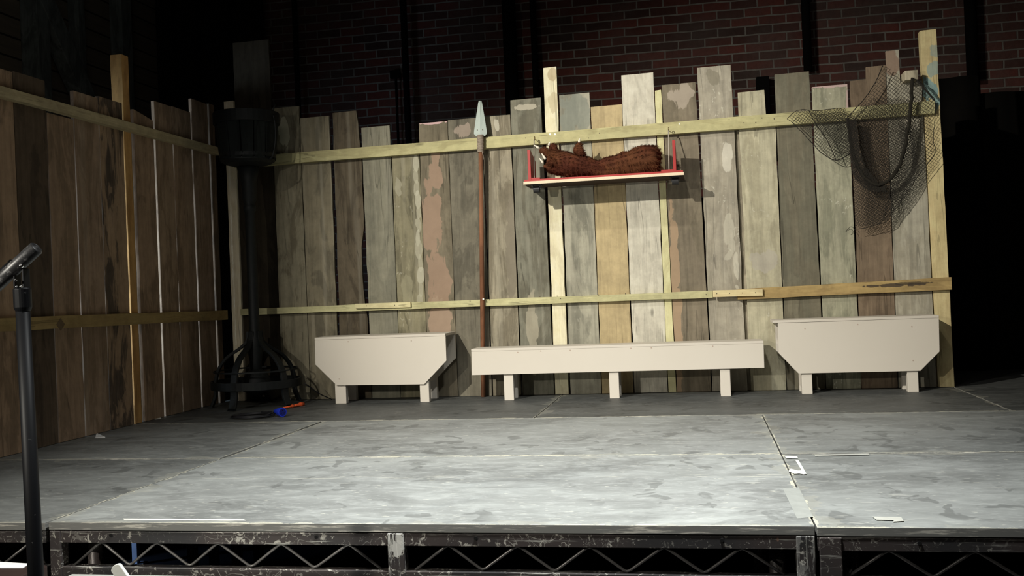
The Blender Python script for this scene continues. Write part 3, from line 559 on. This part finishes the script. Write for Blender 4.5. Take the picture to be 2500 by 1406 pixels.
# sill blocks underneath (dark castors)
DKM = plain('dark_castor', (.035, .035, .037), .45, .3)
for xc in (1.14, 2.02):
    bm = bmesh.new(); o_ = Vector((xc, 3.36, SZ))-sh.location
    bx(bm, o_+Vector((-.035, -.03, -.006)), o_+Vector((.035, .03, 0))); tube(bm, [o_+Vector((-.02, 0, -.03)), o_+Vector((.02, 0, -.03))], .022, 14)
    bx(bm, o_+Vector((-.026, -.012, -.03)), o_+Vector((-.021, .012, -.004))); bx(bm, o_+Vector((.021, -.012, -.03)), o_+Vector((.026, .012, -.004))); link('castor', bm, DKM, sh)
WIRE = plain('grey_wire_cord', (.42, .38, .32), .7); HOOK = plain('brass_hook', (.35, .28, .14), .4, .7)
for (hx, hy_), (bx_, bz) in (((1305, 338), (1.13, SZ+.02)), ((1632, 316), (1.985, SZ+.02))):
    h = atY(hx, hy_, 3.50); bm = bmesh.new()
    tube(bm, [Vector((bx_, 3.33, bz))-sh.location, h+Vector((0, -.02, -.01))-sh.location], .0035, 6); CD_ = link('cord', bm, WIRE, sh, smooth=True)
    bm = bmesh.new(); P = [h+Vector((0, .054, .0))]+[h+Vector((0, -.012*math.cos(t*.5), .012*math.sin(t*.5))) for t in range(-1, 11)]; tube(bm, [p-sh.location for p in P], .0028, 8); link('hook', bm, HOOK, CD_, smooth=True)

# beast arm : skinned chain
FUR = M('brown_fur', .85, 0, .15); f1 = FUR.noise(FUR.map(), 22, 5, .6); f2 = FUR.noise(FUR.map(), 5, 3)
FUR.col(FUR.mix(FUR.step(f2, .4, .62), FUR.mix(f1, (.022, .006, .004), (.105, .028, .013)), FUR.mix(f1, (.035, .012, .006), (.15, .055, .022)))); FUR.bump(f1, .8, .01); FUR = FUR.m
AY = 3.42
def W(px, py, Y=AY): return atY(px, py, Y)
nodes = []; edges = []; rads = []
def chain(pts, par=None):
    for p, r in pts:
        nodes.append(p); rads.append(r); i = len(nodes)-1
        if par is not None: edges.append((par, i))
        par = i
    return par
s_ = .00262
arm = [(W(1613, 391), .070), (W(1592, 389), .088), (W(1555, 396), .082), (W(1515, 405), .064), (W(1480, 411), .050), (W(1448, 413), .042), (W(1420, 407), .048), (W(1393, 403), .060)]
palm = chain(arm); knuck = palm
chain([(W(1417, 384, 3.40), .034), (W(1414, 367, 3.38), .026), (W(1413, 349, 3.375), .022)], palm-1)
k0 = chain([(W(1370, 398), .056)], palm)
chain([(W(1358, 374, 3.45), .030), (W(1349, 362, 3.46), .021), (W(1343, 355, 3.46), .016)], k0)
chain([(W(1346, 380, 3.39), .029), (W(1330, 369, 3.37), .022), (W(1318, 363, 3.36), .018)], k0)
chain([(W(1352, 398, 3.37), .030), (W(1341, 394, 3.34), .022), (W(1333, 389, 3.33), .017)], k0)
chain([(W(1356, 414, 3.40), .032), (W(1340, 407, 3.37), .023), (W(1328, 399, 3.36), .018)], k0)
ac = Vector(W(1480, 430)); ac.z = SZ+.018
ar = thing('beast_arm', ac, 'severed reddish brown furry beast arm with white claws lying on the red shelf', 'prop arm')
me = bpy.data.meshes.new('arm_body'); me.from_pydata([p-ac for p in nodes], edges, []); ab = bpy.data.objects.new('arm_body', me); C.objects.link(ab); ab.parent = ar
sk = ab.modifiers.new('skin', 'SKIN'); sk.use_smooth_shade = True
for i, v in enumerate(me.skin_vertices[0].data): v.radius = (rads[i]*1.28, rads[i]*1.28); v.use_root = (i == 3)
ss = ab.modifiers.new('ss', 'SUBSURF'); ss.levels = 2; ss.render_levels = 2
tx = bpy.data.textures.new('lumps', 'CLOUDS'); tx.noise_scale = .045; dp = ab.modifiers.new('d', 'DISPLACE'); dp.texture = tx; dp.strength = .045; dp.mid_level = .5; dp.texture_coords = 'LOCAL'
bpy.context.view_layer.update(); dg = bpy.context.evaluated_depsgraph_get(); ev = ab.evaluated_get(dg); em = bpy.data.meshes.new_from_object(ev)
ab.modifiers.clear(); ab.data = em; ab.data.name = 'arm_body'; em.materials.clear(); em.materials.append(FUR)
zmin = min(v.co.z for v in em.vertices)
for v in em.vertices:
    if v.co.z < .002: v.co.z = .002 + (v.co.z-.002)*.05
for p in em.polygons: p.use_smooth = True
bm = bmesh.new(); rnd = random.Random(3)
polys = [p for p in em.polygons]; areas = [p.area for p in polys]
for p in rnd.choices(polys, weights=areas, k=14000):
    nn = p.normal; vs_ = [em.vertices[q_].co for q_ in p.vertices]; ww = [rnd.random()+.01 for _ in vs_]; sw = sum(ww); c_ = sum((v_*w_ for v_, w_ in zip(vs_, ww)), Vector())/sw
    if c_.z < .004: continue
    lay = Vector((.9, 0, -.35)); dr = (nn*.55+lay*.6+Vector((rnd.uniform(-.4, .4), rnd.uniform(-.4, .4), rnd.uniform(-.4, .4)))).normalized(); ln = rnd.uniform(.008, .018)
    sd = dr.cross(nn); 
    if sd.length < .01: continue
    sd = sd.normalized()*.0011; q = c_+Vector((rnd.uniform(-.004, .004), rnd.uniform(-.004, .004), 0)); mid = q+dr*ln*.55+nn*.001; tip = q+dr*ln+Vector((0, 0, -.003))
    tip.z = max(tip.z, .002); v = [bm.verts.new(q-sd), bm.verts.new(q+sd), bm.verts.new(mid+sd*.7), bm.verts.new(mid-sd*.7), bm.verts.new(tip)]
    bm.faces.new((v[0], v[1], v[2], v[3])); bm.faces.new((v[3], v[2], v[4]))
me2 = bpy.data.meshes.new('fur'); bm.to_mesh(me2); bm.free(); me2.materials.append(FUR); fo = bpy.data.objects.new('fur', me2); C.objects.link(fo); fo.parent = ar
CLAW = plain('white_claw', (.80, .74, .62), .35, 0, .08, 10, .5)
for (a, Y0, b, Y1) in (((1316, 362), 3.37, (1303, 354), 3.36), ((1340, 355), 3.44, (1344, 346), 3.43), ((1414, 348), 3.385, (1416, 338), 3.38), ((1332, 389), 3.32, (1322, 374), 3.31), ((1326, 398), 3.35, (1317, 386), 3.34)):
    p, q = W(*a, Y0)-ac, W(*b, Y1)-ac; mdl = p.lerp(q, .5)+Vector((-.002, 0, .003)); bm = bmesh.new(); tube(bm, [p, p.lerp(mdl, .6), mdl, q], [.0085, .0075, .006, .0015], 10); link('claw', bm, CLAW, ar, smooth=True)

# ------------------------------------------------------------------ brazier
IRON = M('black_iron', .6, .2, .35); i1 = IRON.noise(IRON.map(), 30, 5); IRON.col(IRON.mix(i1, (.004, .005, .0055), (.012, .015, .0155))).bump(i1, .4, .003); IRON = IRON.m
BWD = wood('black_stained_slats', (.014, .017, .017), (.008, .01, .01), 80, 'Z')
bc = Vector((-.80, 3.27, 0.002)); bz_ = thing('brazier', bc, 'black beacon brazier with slatted bucket on a tall post with arched legs', 'brazier')
bm = bmesh.new(); lathe(bm, [(.034, .12), (.04, .30), (.055, .40), (.055, .44), (.036, .50), (.034, 1.30), (.042, 1.31), (.042, 1.34), (.034, 1.35), (.046, 1.38), (.05, 1.50), (.075, 1.60)], 20); link('post', bm, IRON, bz_, smooth=True)
bm = bmesh.new()
lathe(bm, [(.06, 1.60), (.15, 1.622), (.178, 1.64), (.178, 1.652), (.05, 1.652)], 32); BKT = link('bucket', bm, IRON, bz_, smooth=False)
for i in range(14):
    a = 2*math.pi*(i+.5)/14; bm = bmesh.new(); r0_, r1_ = .172, .196; w0, w1 = .036, .0415
    u = Vector((math.cos(a), math.sin(a), 0)); v = Vector((-u.y, u.x, 0))
    V = [bm.verts.new(u*(r_+t_)+v*sg*w_+Vector((0, 0, z_))) for (r_, w_, z_) in ((r0_, w0, 1.645), (r1_, w1, 1.90)) for t_ in (-.007, .007) for sg in (-1, 1)]
    for f in ((0, 1, 3, 2), (4, 6, 7, 5), (0, 2, 6, 4), (1, 5, 7, 3), (0, 4, 5, 1), (2, 3, 7, 6)): bm.faces.new([V[j] for j in f])
    link('slat', bm, BWD, BKT, bevel=.003)
def band(r, z0, z1, th=.008, n=40):
    bm = bmesh.new(); rr = []
    for z in (z0, z1):
        for q in (r, r+th): rr.append([bm.verts.new((q*math.cos(2*math.pi*j/n), q*math.sin(2*math.pi*j/n), z)) for j in range(n)])
    for (A, B_) in ((0, 1), (1, 3), (3, 2), (2, 0)):
        for j in range(n): bm.faces.new((rr[A][j], rr[A][(j+1) % n], rr[B_][(j+1) % n], rr[B_][j]))
    return bm
link('rim_band', band(.204, 1.885, 1.96, .014), IRON, BKT, bevel=.002)
link('bucket_hoop', band(.181, 1.66, 1.685, .004), IRON, BKT)
bm = bmesh.new(); lathe(bm, [(.02, 1.90), (.185, 1.905), (.19, 1.93), (.14, 1.965), (.06, 1.985), (.02, 1.99)], 28); link('bucket_filling', bm, IRON, bz_, smooth=True)
bm = bmesh.new(); hp = [(.215, -.05, 1.93), (.226, -.05, 1.86), (.222, -.05, 1.75), (.20, -.05, 1.66), (.17, -.04, 1.64)]; tube(bm, smoothpts(hp), .005, 8); link('handle', bm, IRON, bz_, smooth=True)
bm = bmesh.new(); tube(bm, [(.205, -.03, 1.95), (.212, -.03, 1.98), (.225, -.03, 2.0)], [.006, .005, .003], 8); link('hook', bm, IRON, bz_, smooth=True)
RNG_ = link('base_ring', band(.285, .125, .178, .012, 48), IRON, bz_, bevel=.002)
link('upper_ring', band(.27, .235, .245, .007, 48), IRON, bz_)
for i in range(5):
    a = math.radians(-96+72*i); u = Vector((math.cos(a), math.sin(a), 0))
    P = smoothpts([u*.045+Vector((0, 0, .50)), u*.05+Vector((0, 0, .44)), u*.10+Vector((0, 0, .39)), u*.19+Vector((0, 0, .33)), u*.25+Vector((0, 0, .25)), u*.272+Vector((0, 0, .16)), u*.275+Vector((0, 0, .08)), u*.305+Vector((0, 0, .004))], 5)
    bm = bmesh.new(); v = Vector((-u.y, u.x, 0)); rings = []
    for j, p in enumerate(P):
        t = (P[min(j+1, len(P)-1)]-P[max(j-1, 0)]).normalized(); nn = v.cross(t).normalized(); wd = .016+.010*(j/len(P))
        if j == len(P)-1: nn = Vector((u.x, u.y, 0))
        rings.append([bm.verts.new(p+v*sx_*wd+nn*sy_*.009) for sx_, sy_ in ((-1, -1), (1, -1), (1, 1), (-1, 1))])
    for j in range(len(P)-1):
        for q in range(4): bm.faces.new((rings[j][q], rings[j][(q+1) % 4], rings[j+1][(q+1) % 4], rings[j+1][q]))
    bm.faces.new(rings[0]); bm.faces.new(rings[-1][::-1]); link('leg', bm, IRON, bz_, bevel=.002)
bm = bmesh.new(); lathe(bm, [(.03, .08), (.09, .10), (.10, .16), (.07, .22), (.034, .25)], 24); link('hub', bm, IRON, bz_, smooth=True)
a0 = math.radians(-96)
for i in range(5):
    a = math.radians(-96+72*i); bm = bmesh.new(); tube(bm, [(.03*math.cos(a), .03*math.sin(a), .13), (.285*math.cos(a), .285*math.sin(a), .15)], .009, 8); link('spoke', bm, IRON, RNG_, smooth=True)

# ------------------------------------------------------------------ floor bits by brazier
BLUE = plain('blue_plastic', (.01, .03, .42), .3, 0, .1, 10, .5); RUB = plain('black_rubber', (.012, .012, .014), .5)
c0 = atZ(685, 1018); pl = thing('blue_plug', (c0.x, c0.y, 0.002), 'round blue mains connector on the stage in front of the brazier', 'plug')
ax = Vector((.75, -.6, 0)).normalized(); o_ = Vector((0, 0, .036))
bm = bmesh.new(); tube(bm, [o_-ax*.085, o_-ax*.05, o_-ax*.035, o_+ax*.0, o_+ax*.001, o_+ax*.035], [.014, .021, .026, .029, .034, .034], 24); link('housing', bm, BLUE, pl, smooth=False, bevel=.001)
bm = bmesh.new(); tube(bm, [o_+ax*.0352, o_+ax*.0362], .027, 24); SF_ = link('socket_face', bm, plain('dark_blue_socket', (.006, .01, .12), .4), pl)
vx = ax.cross(Vector((0, 0, 1)))
for a in (90, 210, 330):
    q = o_+ax*.036+(vx*math.cos(math.radians(a))+Vector((0, 0, 1))*math.sin(math.radians(a)))*.014; bm = bmesh.new(); tube(bm, [q, q+ax*.001], .0045, 10); link('contact_hole', bm, HOLE, SF_)
bm = bmesh.new(); P = []; cc_ = atZ(618, 1019)
for i in range(110):
    a = i/110*2*math.pi*3.2+.4; r_ = .115+.012*math.sin(i*.11); P.append(Vector((cc_.x+r_*math.cos(a)*1.05, cc_.y+r_*math.sin(a)*.9, .008+.004*(i/36)+.002*math.sin(a*2))))
st_ = Vector(pl.location)+o_-ax*.10; st_.z = .02
e_ = P[-1]; P += smoothpts([e_, (e_+st_)/2+Vector((0, .03, 0)), st_], 6)[1:]
tag(link('cable_coil', (lambda b_: (tube(b_, P, .0048, 8), b_)[1])(bmesh.new()), RUB, smooth=True), 'coiled thin black cable on the stage left of the blue connector', 'cable')
ORG = plain('orange_plastic', (.75, .11, .03), .45, 0, .1); a = atZ(692, 1000); b = atZ(742, 990); to = thing('orange_tool', (a.x, a.y, .002), 'small orange plastic-handled tool on the stage beside the blue connector', 'tool')
dv = (b-a); zz_ = Vector((0, 0, .010))
bm = bmesh.new(); tube(bm, [zz_, dv*.35+zz_, dv*.42+zz_, dv*.47+zz_], [.005, .006, .011, .010], 12); link('handle', bm, ORG, to, smooth=True)
bm = bmesh.new(); tube(bm, [dv*.52+zz_, dv*.58+zz_, dv*.75+zz_, dv*.8+zz_, dv*.98+zz_], [.006, .009, .010, .014, .012], 12); link('handle', bm, ORG, to, smooth=True)
bm = bmesh.new(); tube(bm, [dv*.44+zz_, dv*.55+zz_], .004, 8); link('joint', bm, DKS, to, smooth=True)
a = atZ(703, 990); bm = bmesh.new(); bx(bm, (-.016, -.012, .022), (.016, .012, .044)); t = thing('white_adapter', (a.x, a.y, .001), 'small white plug box standing on a pin behind the orange tool', 'plug'); link('body', bm, plain('offwhite', (.62, .6, .54), .5), t, bevel=.002)
bm = bmesh.new(); tube(bm, [(0, 0, 0), (0, 0, .022)], .003, 8); link('pin', bm, plain('pin_metal', (.5, .5, .5), .3, .8), t)
bm = bmesh.new(); a = bc+Vector((.335, .02, .14)); b = Vector((-.37, 3.52, .008)); tube(bm, smoothpts([a, a.lerp(b, .5)+Vector((0, 0, -.012)), b], 6), .0035, 6); tag(link('thin_cable', bm, RUB, smooth=True), 'thin black cable running from the brazier ring down to the stage', 'cable')

pl.scale = (.8, .8, .8)
# ------------------------------------------------------------------ net
NET = plain('net_twine', (.016, .014, .011), .9, 0, .3)
def inside(p, poly):
    x, z = p; c_ = False; n = len(poly)
    for i in range(n):
        (x1_, z1), (x2, z2) = poly[i], poly[(i+1) % n]
        if (z1 > z) != (z2 > z) and x < (x2-x1_)*(z-z1)/(z2-z1)+x1_: c_ = not c_
    return c_
def netpatch(bm, poly_px, ang, pitch, Yb, seed, sx_=1., sag=.0, rad=.0012, wav=.02):
    poly = [px2(x, y, 3.51) for x, y in poly_px]
    xs = [p[0] for p in poly]; zs = [p[1] for p in poly]; cx_ = (min(xs)+max(xs))/2; cz_ = (min(zs)+max(zs))/2
    R_ = max(max(xs)-min(xs), max(zs)-min(zs))*.75; n = int(R_/pitch); ca, sa = math.cos(ang), math.sin(ang)
    def P(i, j):
        u = i*pitch; v = j*pitch; x = (u*ca-v*sa)*sx_; z = u*sa+v*ca
        q = Vector((x*3.1+seed, z*3.1, seed)); x += .03*mnoise.noise(q); z += .03*mnoise.noise(q+Vector((9, 3, 1)))-sag*x*x
        q2 = Vector((i*.9, j*.9, seed)); x += .002*mnoise.noise(q2); z += .002*mnoise.noise(q2+Vector((5, 5, 5)))
        return cx_+x, cz_+z
    def Yf(x, z): return Yb - .012 + wav*mnoise.noise(Vector((x*6+seed, z*3, seed*2)))
    cache = {}
    def V(i, j):
        if (i, j) not in cache:
            x, z = P(i, j); cache[i, j] = (Vector((x, min(Yf(x, z), 3.546 if 1.68 < z < 1.79 else 3.592), z)), inside((x, z), poly))
        return cache[i, j]
    for i in range(-n, n+1):
        for j in range(-n, n+1):
            a, ia = V(i, j)
            if not ia: continue
            for di, dj in ((1, 0), (0, 1)):
                b, ib = V(i+di, j+dj)
                if ib: tri(bm, a, b, rad)
def tri(bm, a, b, r):
    t = (b-a)
    if t.length < 1e-5: return
    t.normalize(); s1 = t.cross(Vector((0, 1, 0))).normalized()*r; s2 = t.cross(s1)
    A = [bm.verts.new(a+s1), bm.verts.new(a-s1*.5+s2*.87), bm.verts.new(a-s1*.5-s2*.87)]; B_ = [bm.verts.new(b+s1), bm.verts.new(b-s1*.5+s2*.87), bm.verts.new(b-s1*.5-s2*.87)]
    for q in range(3): bm.faces.new((A[q], A[(q+1) % 3], B_[(q+1) % 3], B_[q]))
nt = thing('fishing_net', (3.2, 3.52, 1.6), 'dark fishing net draped over the right end of the top rail', 'net')
def nlink(name, bm, mat=NET): 
    bmesh.ops.translate(bm, verts=bm.verts, vec=-nt.location); me_ = bpy.data.meshes.new(name); bm.to_mesh(me_); bm.free(); me_.materials.append(mat); o = bpy.data.objects.new(name, me_); C.objects.link(o); o.parent = nt; return o
MAINP = [(2070, 286), (2092, 266), (2115, 235), (2140, 198), (2155, 162), (2168, 160), (2195, 190), (2222, 198), (2250, 198), (2283, 246), (2281, 300), (2280, 345), (2285, 372), (2262, 405), (2240, 432), (2218, 470), (2195, 500), (2178, 518), (2165, 540), (2140, 548), (2110, 556), (2086, 560), (2084, 480), (2080, 400), (2074, 340)]
bm = bmesh.new(); netpatch(bm, MAINP, math.radians(52), .0165, 3.53, 1.0, 1.); nlink('net_mesh', bm)
bm = bmesh.new(); netpatch(bm, [(2070, 286), (2130, 240), (2225, 240), (2222, 300), (2195, 405), (2165, 440), (2200, 440), (2150, 548), (2086, 560), (2080, 400)], math.radians(25), .0125, 3.50, 4.0, .8); nlink('net_mesh', bm)
bm = bmesh.new(); netpatch(bm, [(2195, 300), (2225, 300), (2245, 420), (2200, 500), (2165, 540), (2150, 540), (2180, 440), (2200, 390)], math.radians(65), .010, 3.515, 6.0, .6); nlink('net_mesh', bm)
LEFTP = [(1922, 290), (1940, 274), (1958, 267), (2000, 270), (2062, 264), (2072, 285), (2078, 372), (2060, 384), (2041, 391), (2012, 378), (1985, 352), (1960, 325), (1942, 300)]
bm = bmesh.new(); netpatch(bm, LEFTP, math.radians(50), .0155, 3.515, 8.0, 1.); nlink('net_mesh', bm)
bm = bmesh.new(); netpatch(bm, [(1975, 270), (2062, 264), (2072, 285), (2078, 372), (2045, 388), (2020, 350), (1992, 310)], math.radians(22), .0115, 3.50, 10.0, .8); nlink('net_mesh', bm)
bm = bmesh.new(); netpatch(bm, [(2066, 300), (2088, 300), (2100, 400), (2130, 440), (2165, 455), (2160, 470), (2110, 465), (2080, 430)], math.radians(70), .008, 3.50, 12.0, .6); nlink('net_mesh', bm)
def rope(pts, r, Y=3.50, wob=.003, nm='net_edge_cord', mat=NET, flat=None):
    P = smoothpts([atY(x, y, (YY if YY else Y)) for x, y, YY in [(p+(None,) if len(p) == 2 else p) for p in pts]], 6); P = [p+Vector((mnoise.noise(p*40)*wob, 0, mnoise.noise(p*37+Vector((3, 3, 3)))*wob)) for p in P]
    R_ = r if not isinstance(r, tuple) else [r[0]+(r[1]-r[0])*i/(len(P)-1) for i in range(len(P))]
    bm = bmesh.new(); tube(bm, P, R_, 7, flat=flat); return nlink(nm, bm, mat)
rope([(2155, 160), (2140, 196), (2115, 235), (2090, 264), (2070, 286)], .0028)
rope([(2240, 196), (2256, 208), (2270, 228), (2283, 248), (2282, 300), (2279, 345), (2284, 372), (2262, 404), (2240, 432), (2218, 468), (2195, 500), (2178, 519), (2165, 540), (2140, 548), (2112, 556), (2086, 560)], .0019)
rope([(2240, 196), (2262, 222), (2282, 246)], (.007, .003))
rope([(1922, 290), (1938, 275), (1958, 267), (1990, 270), (2030, 266), (2062, 264)], .0018)
rope([(1922, 290), (1936, 300), (1960, 325), (1985, 352), (2012, 378), (2041, 391), (2062, 383), (2078, 371)], (.0018, .0035))
rope([(1975, 270), (1990, 300), (2015, 335), (2030, 365), (2041, 390)], .0024)
GN = plain('gathered_net', (.02, .018, .014), .95, 0, .4, 60, .1, .8)
rope([(2228, 192), (2224, 250), (2216, 320), (2203, 380), (2188, 420), (2170, 440), (2150, 450), (2128, 446), (2105, 425), (2088, 390), (2076, 340), (2070, 288)], .0105, 3.485, .008, 'gathered_cord', GN)
rope([(2230, 196), (2220, 300), (2200, 388), (2180, 428)], .007, 3.482, .008, 'gathered_cord', GN)
rope([(2070, 290), (2076, 340), (2084, 385), (2100, 420), (2122, 446)], (.005, .008), 3.495, .012, 'gathered_cord', GN)
bm = bmesh.new(); netpatch(bm, [(2064, 290), (2090, 290), (2096, 360), (2112, 410), (2140, 440), (2150, 470), (2120, 470), (2084, 440), (2070, 370)], math.radians(35), .008, 3.49, 15.0, .6); nlink('net_mesh', bm)
rope([(2180, 440), (2172, 470), (2178, 500), (2176, 518)], .0022, 3.49)
rope([(2086, 560), (2078, 553), (2065, 565), (2078, 560), (2086, 572)], .0014, 3.55)

# ------------------------------------------------------------------ foreground
STD = M('black_stand_tube', .5, .0, .2); s1 = STD.noise(STD.map(), 40, 4, .6); STD.col(STD.mix(STD.step(s1, .68, .72), (.006, .0065, .008), (.12, .12, .12))); STD = STD.m
BOOM = M('scuffed_boom_tube', .4, .2, .5); s1 = BOOM.noise(BOOM.map((1, 1, 1)), 45, 5, .7); BOOM.col(BOOM.mix(BOOM.step(s1, .52, .66), (.04, .04, .042), (.22, .22, .22))); BOOM = BOOM.m
CHR = plain('bright_chrome', (.75, .75, .75), .2, 1., .05)
PY = -.75
top = atY(53, 705, PY); bot = atY(84, 1330, PY); dn = (bot-top).normalized(); foot = bot+dn*((bot.z+.598)/-dn.z)
ms = thing('lighting_stand', foot, 'black tube stand with an angled boom at the left edge, in front of the stage', 'stand')
r_ = 19.5*(PY-CAMP[1])/FPX/.98
def mp(v): return Vector(v)-foot
bm = bmesh.new(); tube(bm, [mp(foot), mp(bot), mp(top-dn*-.0)], [r_*1.08, r_*1.04, r_*.93], 24); link('pole', bm, STD, ms, smooth=True)
c1, c2 = atY(54, 706, PY), atY(56, 750, PY)
bm = bmesh.new(); tube(bm, [mp(c1+dn*-.004), mp(c1), mp(c2), mp(c2+dn*.004), mp(c2+dn*.010)], [r_*1.02, r_*1.18, r_*1.18, r_*1.1, r_*.95], 24); link('collar', bm, STD, ms, smooth=False, bevel=.001)
b1, b2 = atY(88, 606, PY-.0), atY(-90, 770, PY-.02); bd = (b1-b2).normalized()
bm = bmesh.new(); tube(bm, [mp(b1+bd*.003), mp(b1), mp(b2)], [r_*.86, r_*1.0, r_*1.0], 24); link('boom_tube', bm, BOOM, ms, smooth=True)
j = atY(36, 650, PY)
bm = bmesh.new(); tube(bm, [mp(j-bd*.003), mp(j+bd*.003)], r_*1.1, 24); link('boom_clamp_ring', bm, CHR, ms, smooth=True)
bm = bmesh.new(); tube(bm, [mp(j+bd*-.0), mp(j-bd*.04)], r_*1.06, 24); BCL_ = link('boom_clamp', bm, STD, ms, smooth=True)
jj = atY(53, 690, PY)
for s_ in (-1, 1):
    bm = bmesh.new(); q = mp(jj)+RT*s_*.011; bx(bm, q+Vector((-.003, -.012, -.018)), q+Vector((.003, .012, .035))); link('hinge_plate', bm, STD, ms, bevel=.002)
for px, py, rr in ((52, 649, .006), (38, 684, .004), (51, 700, .004), (40, 700, .003)):
    q = atY(px, py, PY-r_-.004); bm = bmesh.new(); bmesh.ops.create_icosphere(bm, subdivisions=2, radius=rr, matrix=Matrix.Translation(mp(q))); link('clamp_glint', bm, CHR, BCL_, smooth=True)  # chrome beads modelled in place of lamp highlights on the clamp
for i in range(3):
    a = 2.1+i*2.094; bm = bmesh.new(); tube(bm, [(0, 0, .22), (.32*math.cos(a), .32*math.sin(a), .012)], .012, 8); link('stand_leg', bm, STD, ms, smooth=True)
# brown case with paper, pale table edge, white slat
BX = plain('brown_case', (.035, .02, .017), .6, 0, .25, 9)
TZ = -.035
a = atZ(92, 1389, TZ); b = atZ(0, 1392, TZ)
tag(box('equipment_case', (a.x-.75, a.y-.42, -.6), (a.x, a.y+.045, TZ), BX, bevel=.006), 'dark brown case in the bottom left corner behind the stand', 'case')
pts = [atZ(-40, 1374, TZ), atZ(8, 1374, TZ), atZ(72, 1378, TZ), atZ(56, 1388, TZ), atZ(-40, 1388, TZ)]
cpt = sum(pts, Vector())/5; bm = bmesh.new(); prism(bm, [(p.x-cpt.x, p.y-cpt.y) for p in pts], 'Z', 0, .002); tag(link('paper_sheet', bm, plain('sheet_white', (.8, .8, .8), .8), loc=(cpt.x, cpt.y, TZ+.001)), 'white sheet of paper on the brown case at bottom left', 'paper')
tz = -.16; a = atZ(176, 1401, tz); b = atZ(640, 1406, tz)
tag(box('pale_board', (a.x, a.y-.32, tz-.02), (a.x+.95, a.y, tz), plain('pale_board_paint', (.45, .45, .42), .6), bevel=.002), 'pale board edge along the bottom of the picture below the stage front', 'board')
p0 = atY(282, 1388, -.38); p1 = atY(318, 1440, -.38); bm = bmesh.new(); dvv = (p1-p0).normalized(); sv = dvv.cross(Vector((0, 1, 0))).normalized(); ol = []
for q in range(9):
    t_ = math.pi*q/8; ol.append(p0+sv*math.cos(t_)*.017-dvv*math.sin(t_)*.010)
ol += [p1-sv*.017, p1+sv*.017]
A = [bm.verts.new(p) for p in ol]; B_ = [bm.verts.new(p+Vector((0, .012, 0))) for p in ol]; bm.faces.new(A); bm.faces.new(B_[::-1])
for i in range(len(A)): bm.faces.new((A[i], B_[i], B_[(i+1) % len(A)], A[(i+1) % len(A)]))
tag(link('plastic_baton', bm, plain('white_plastic', (.72, .74, .70), .4), bevel=.002), 'white round-ended plastic strip poking up at the bottom left, before the steel lattice', 'plastic strip')
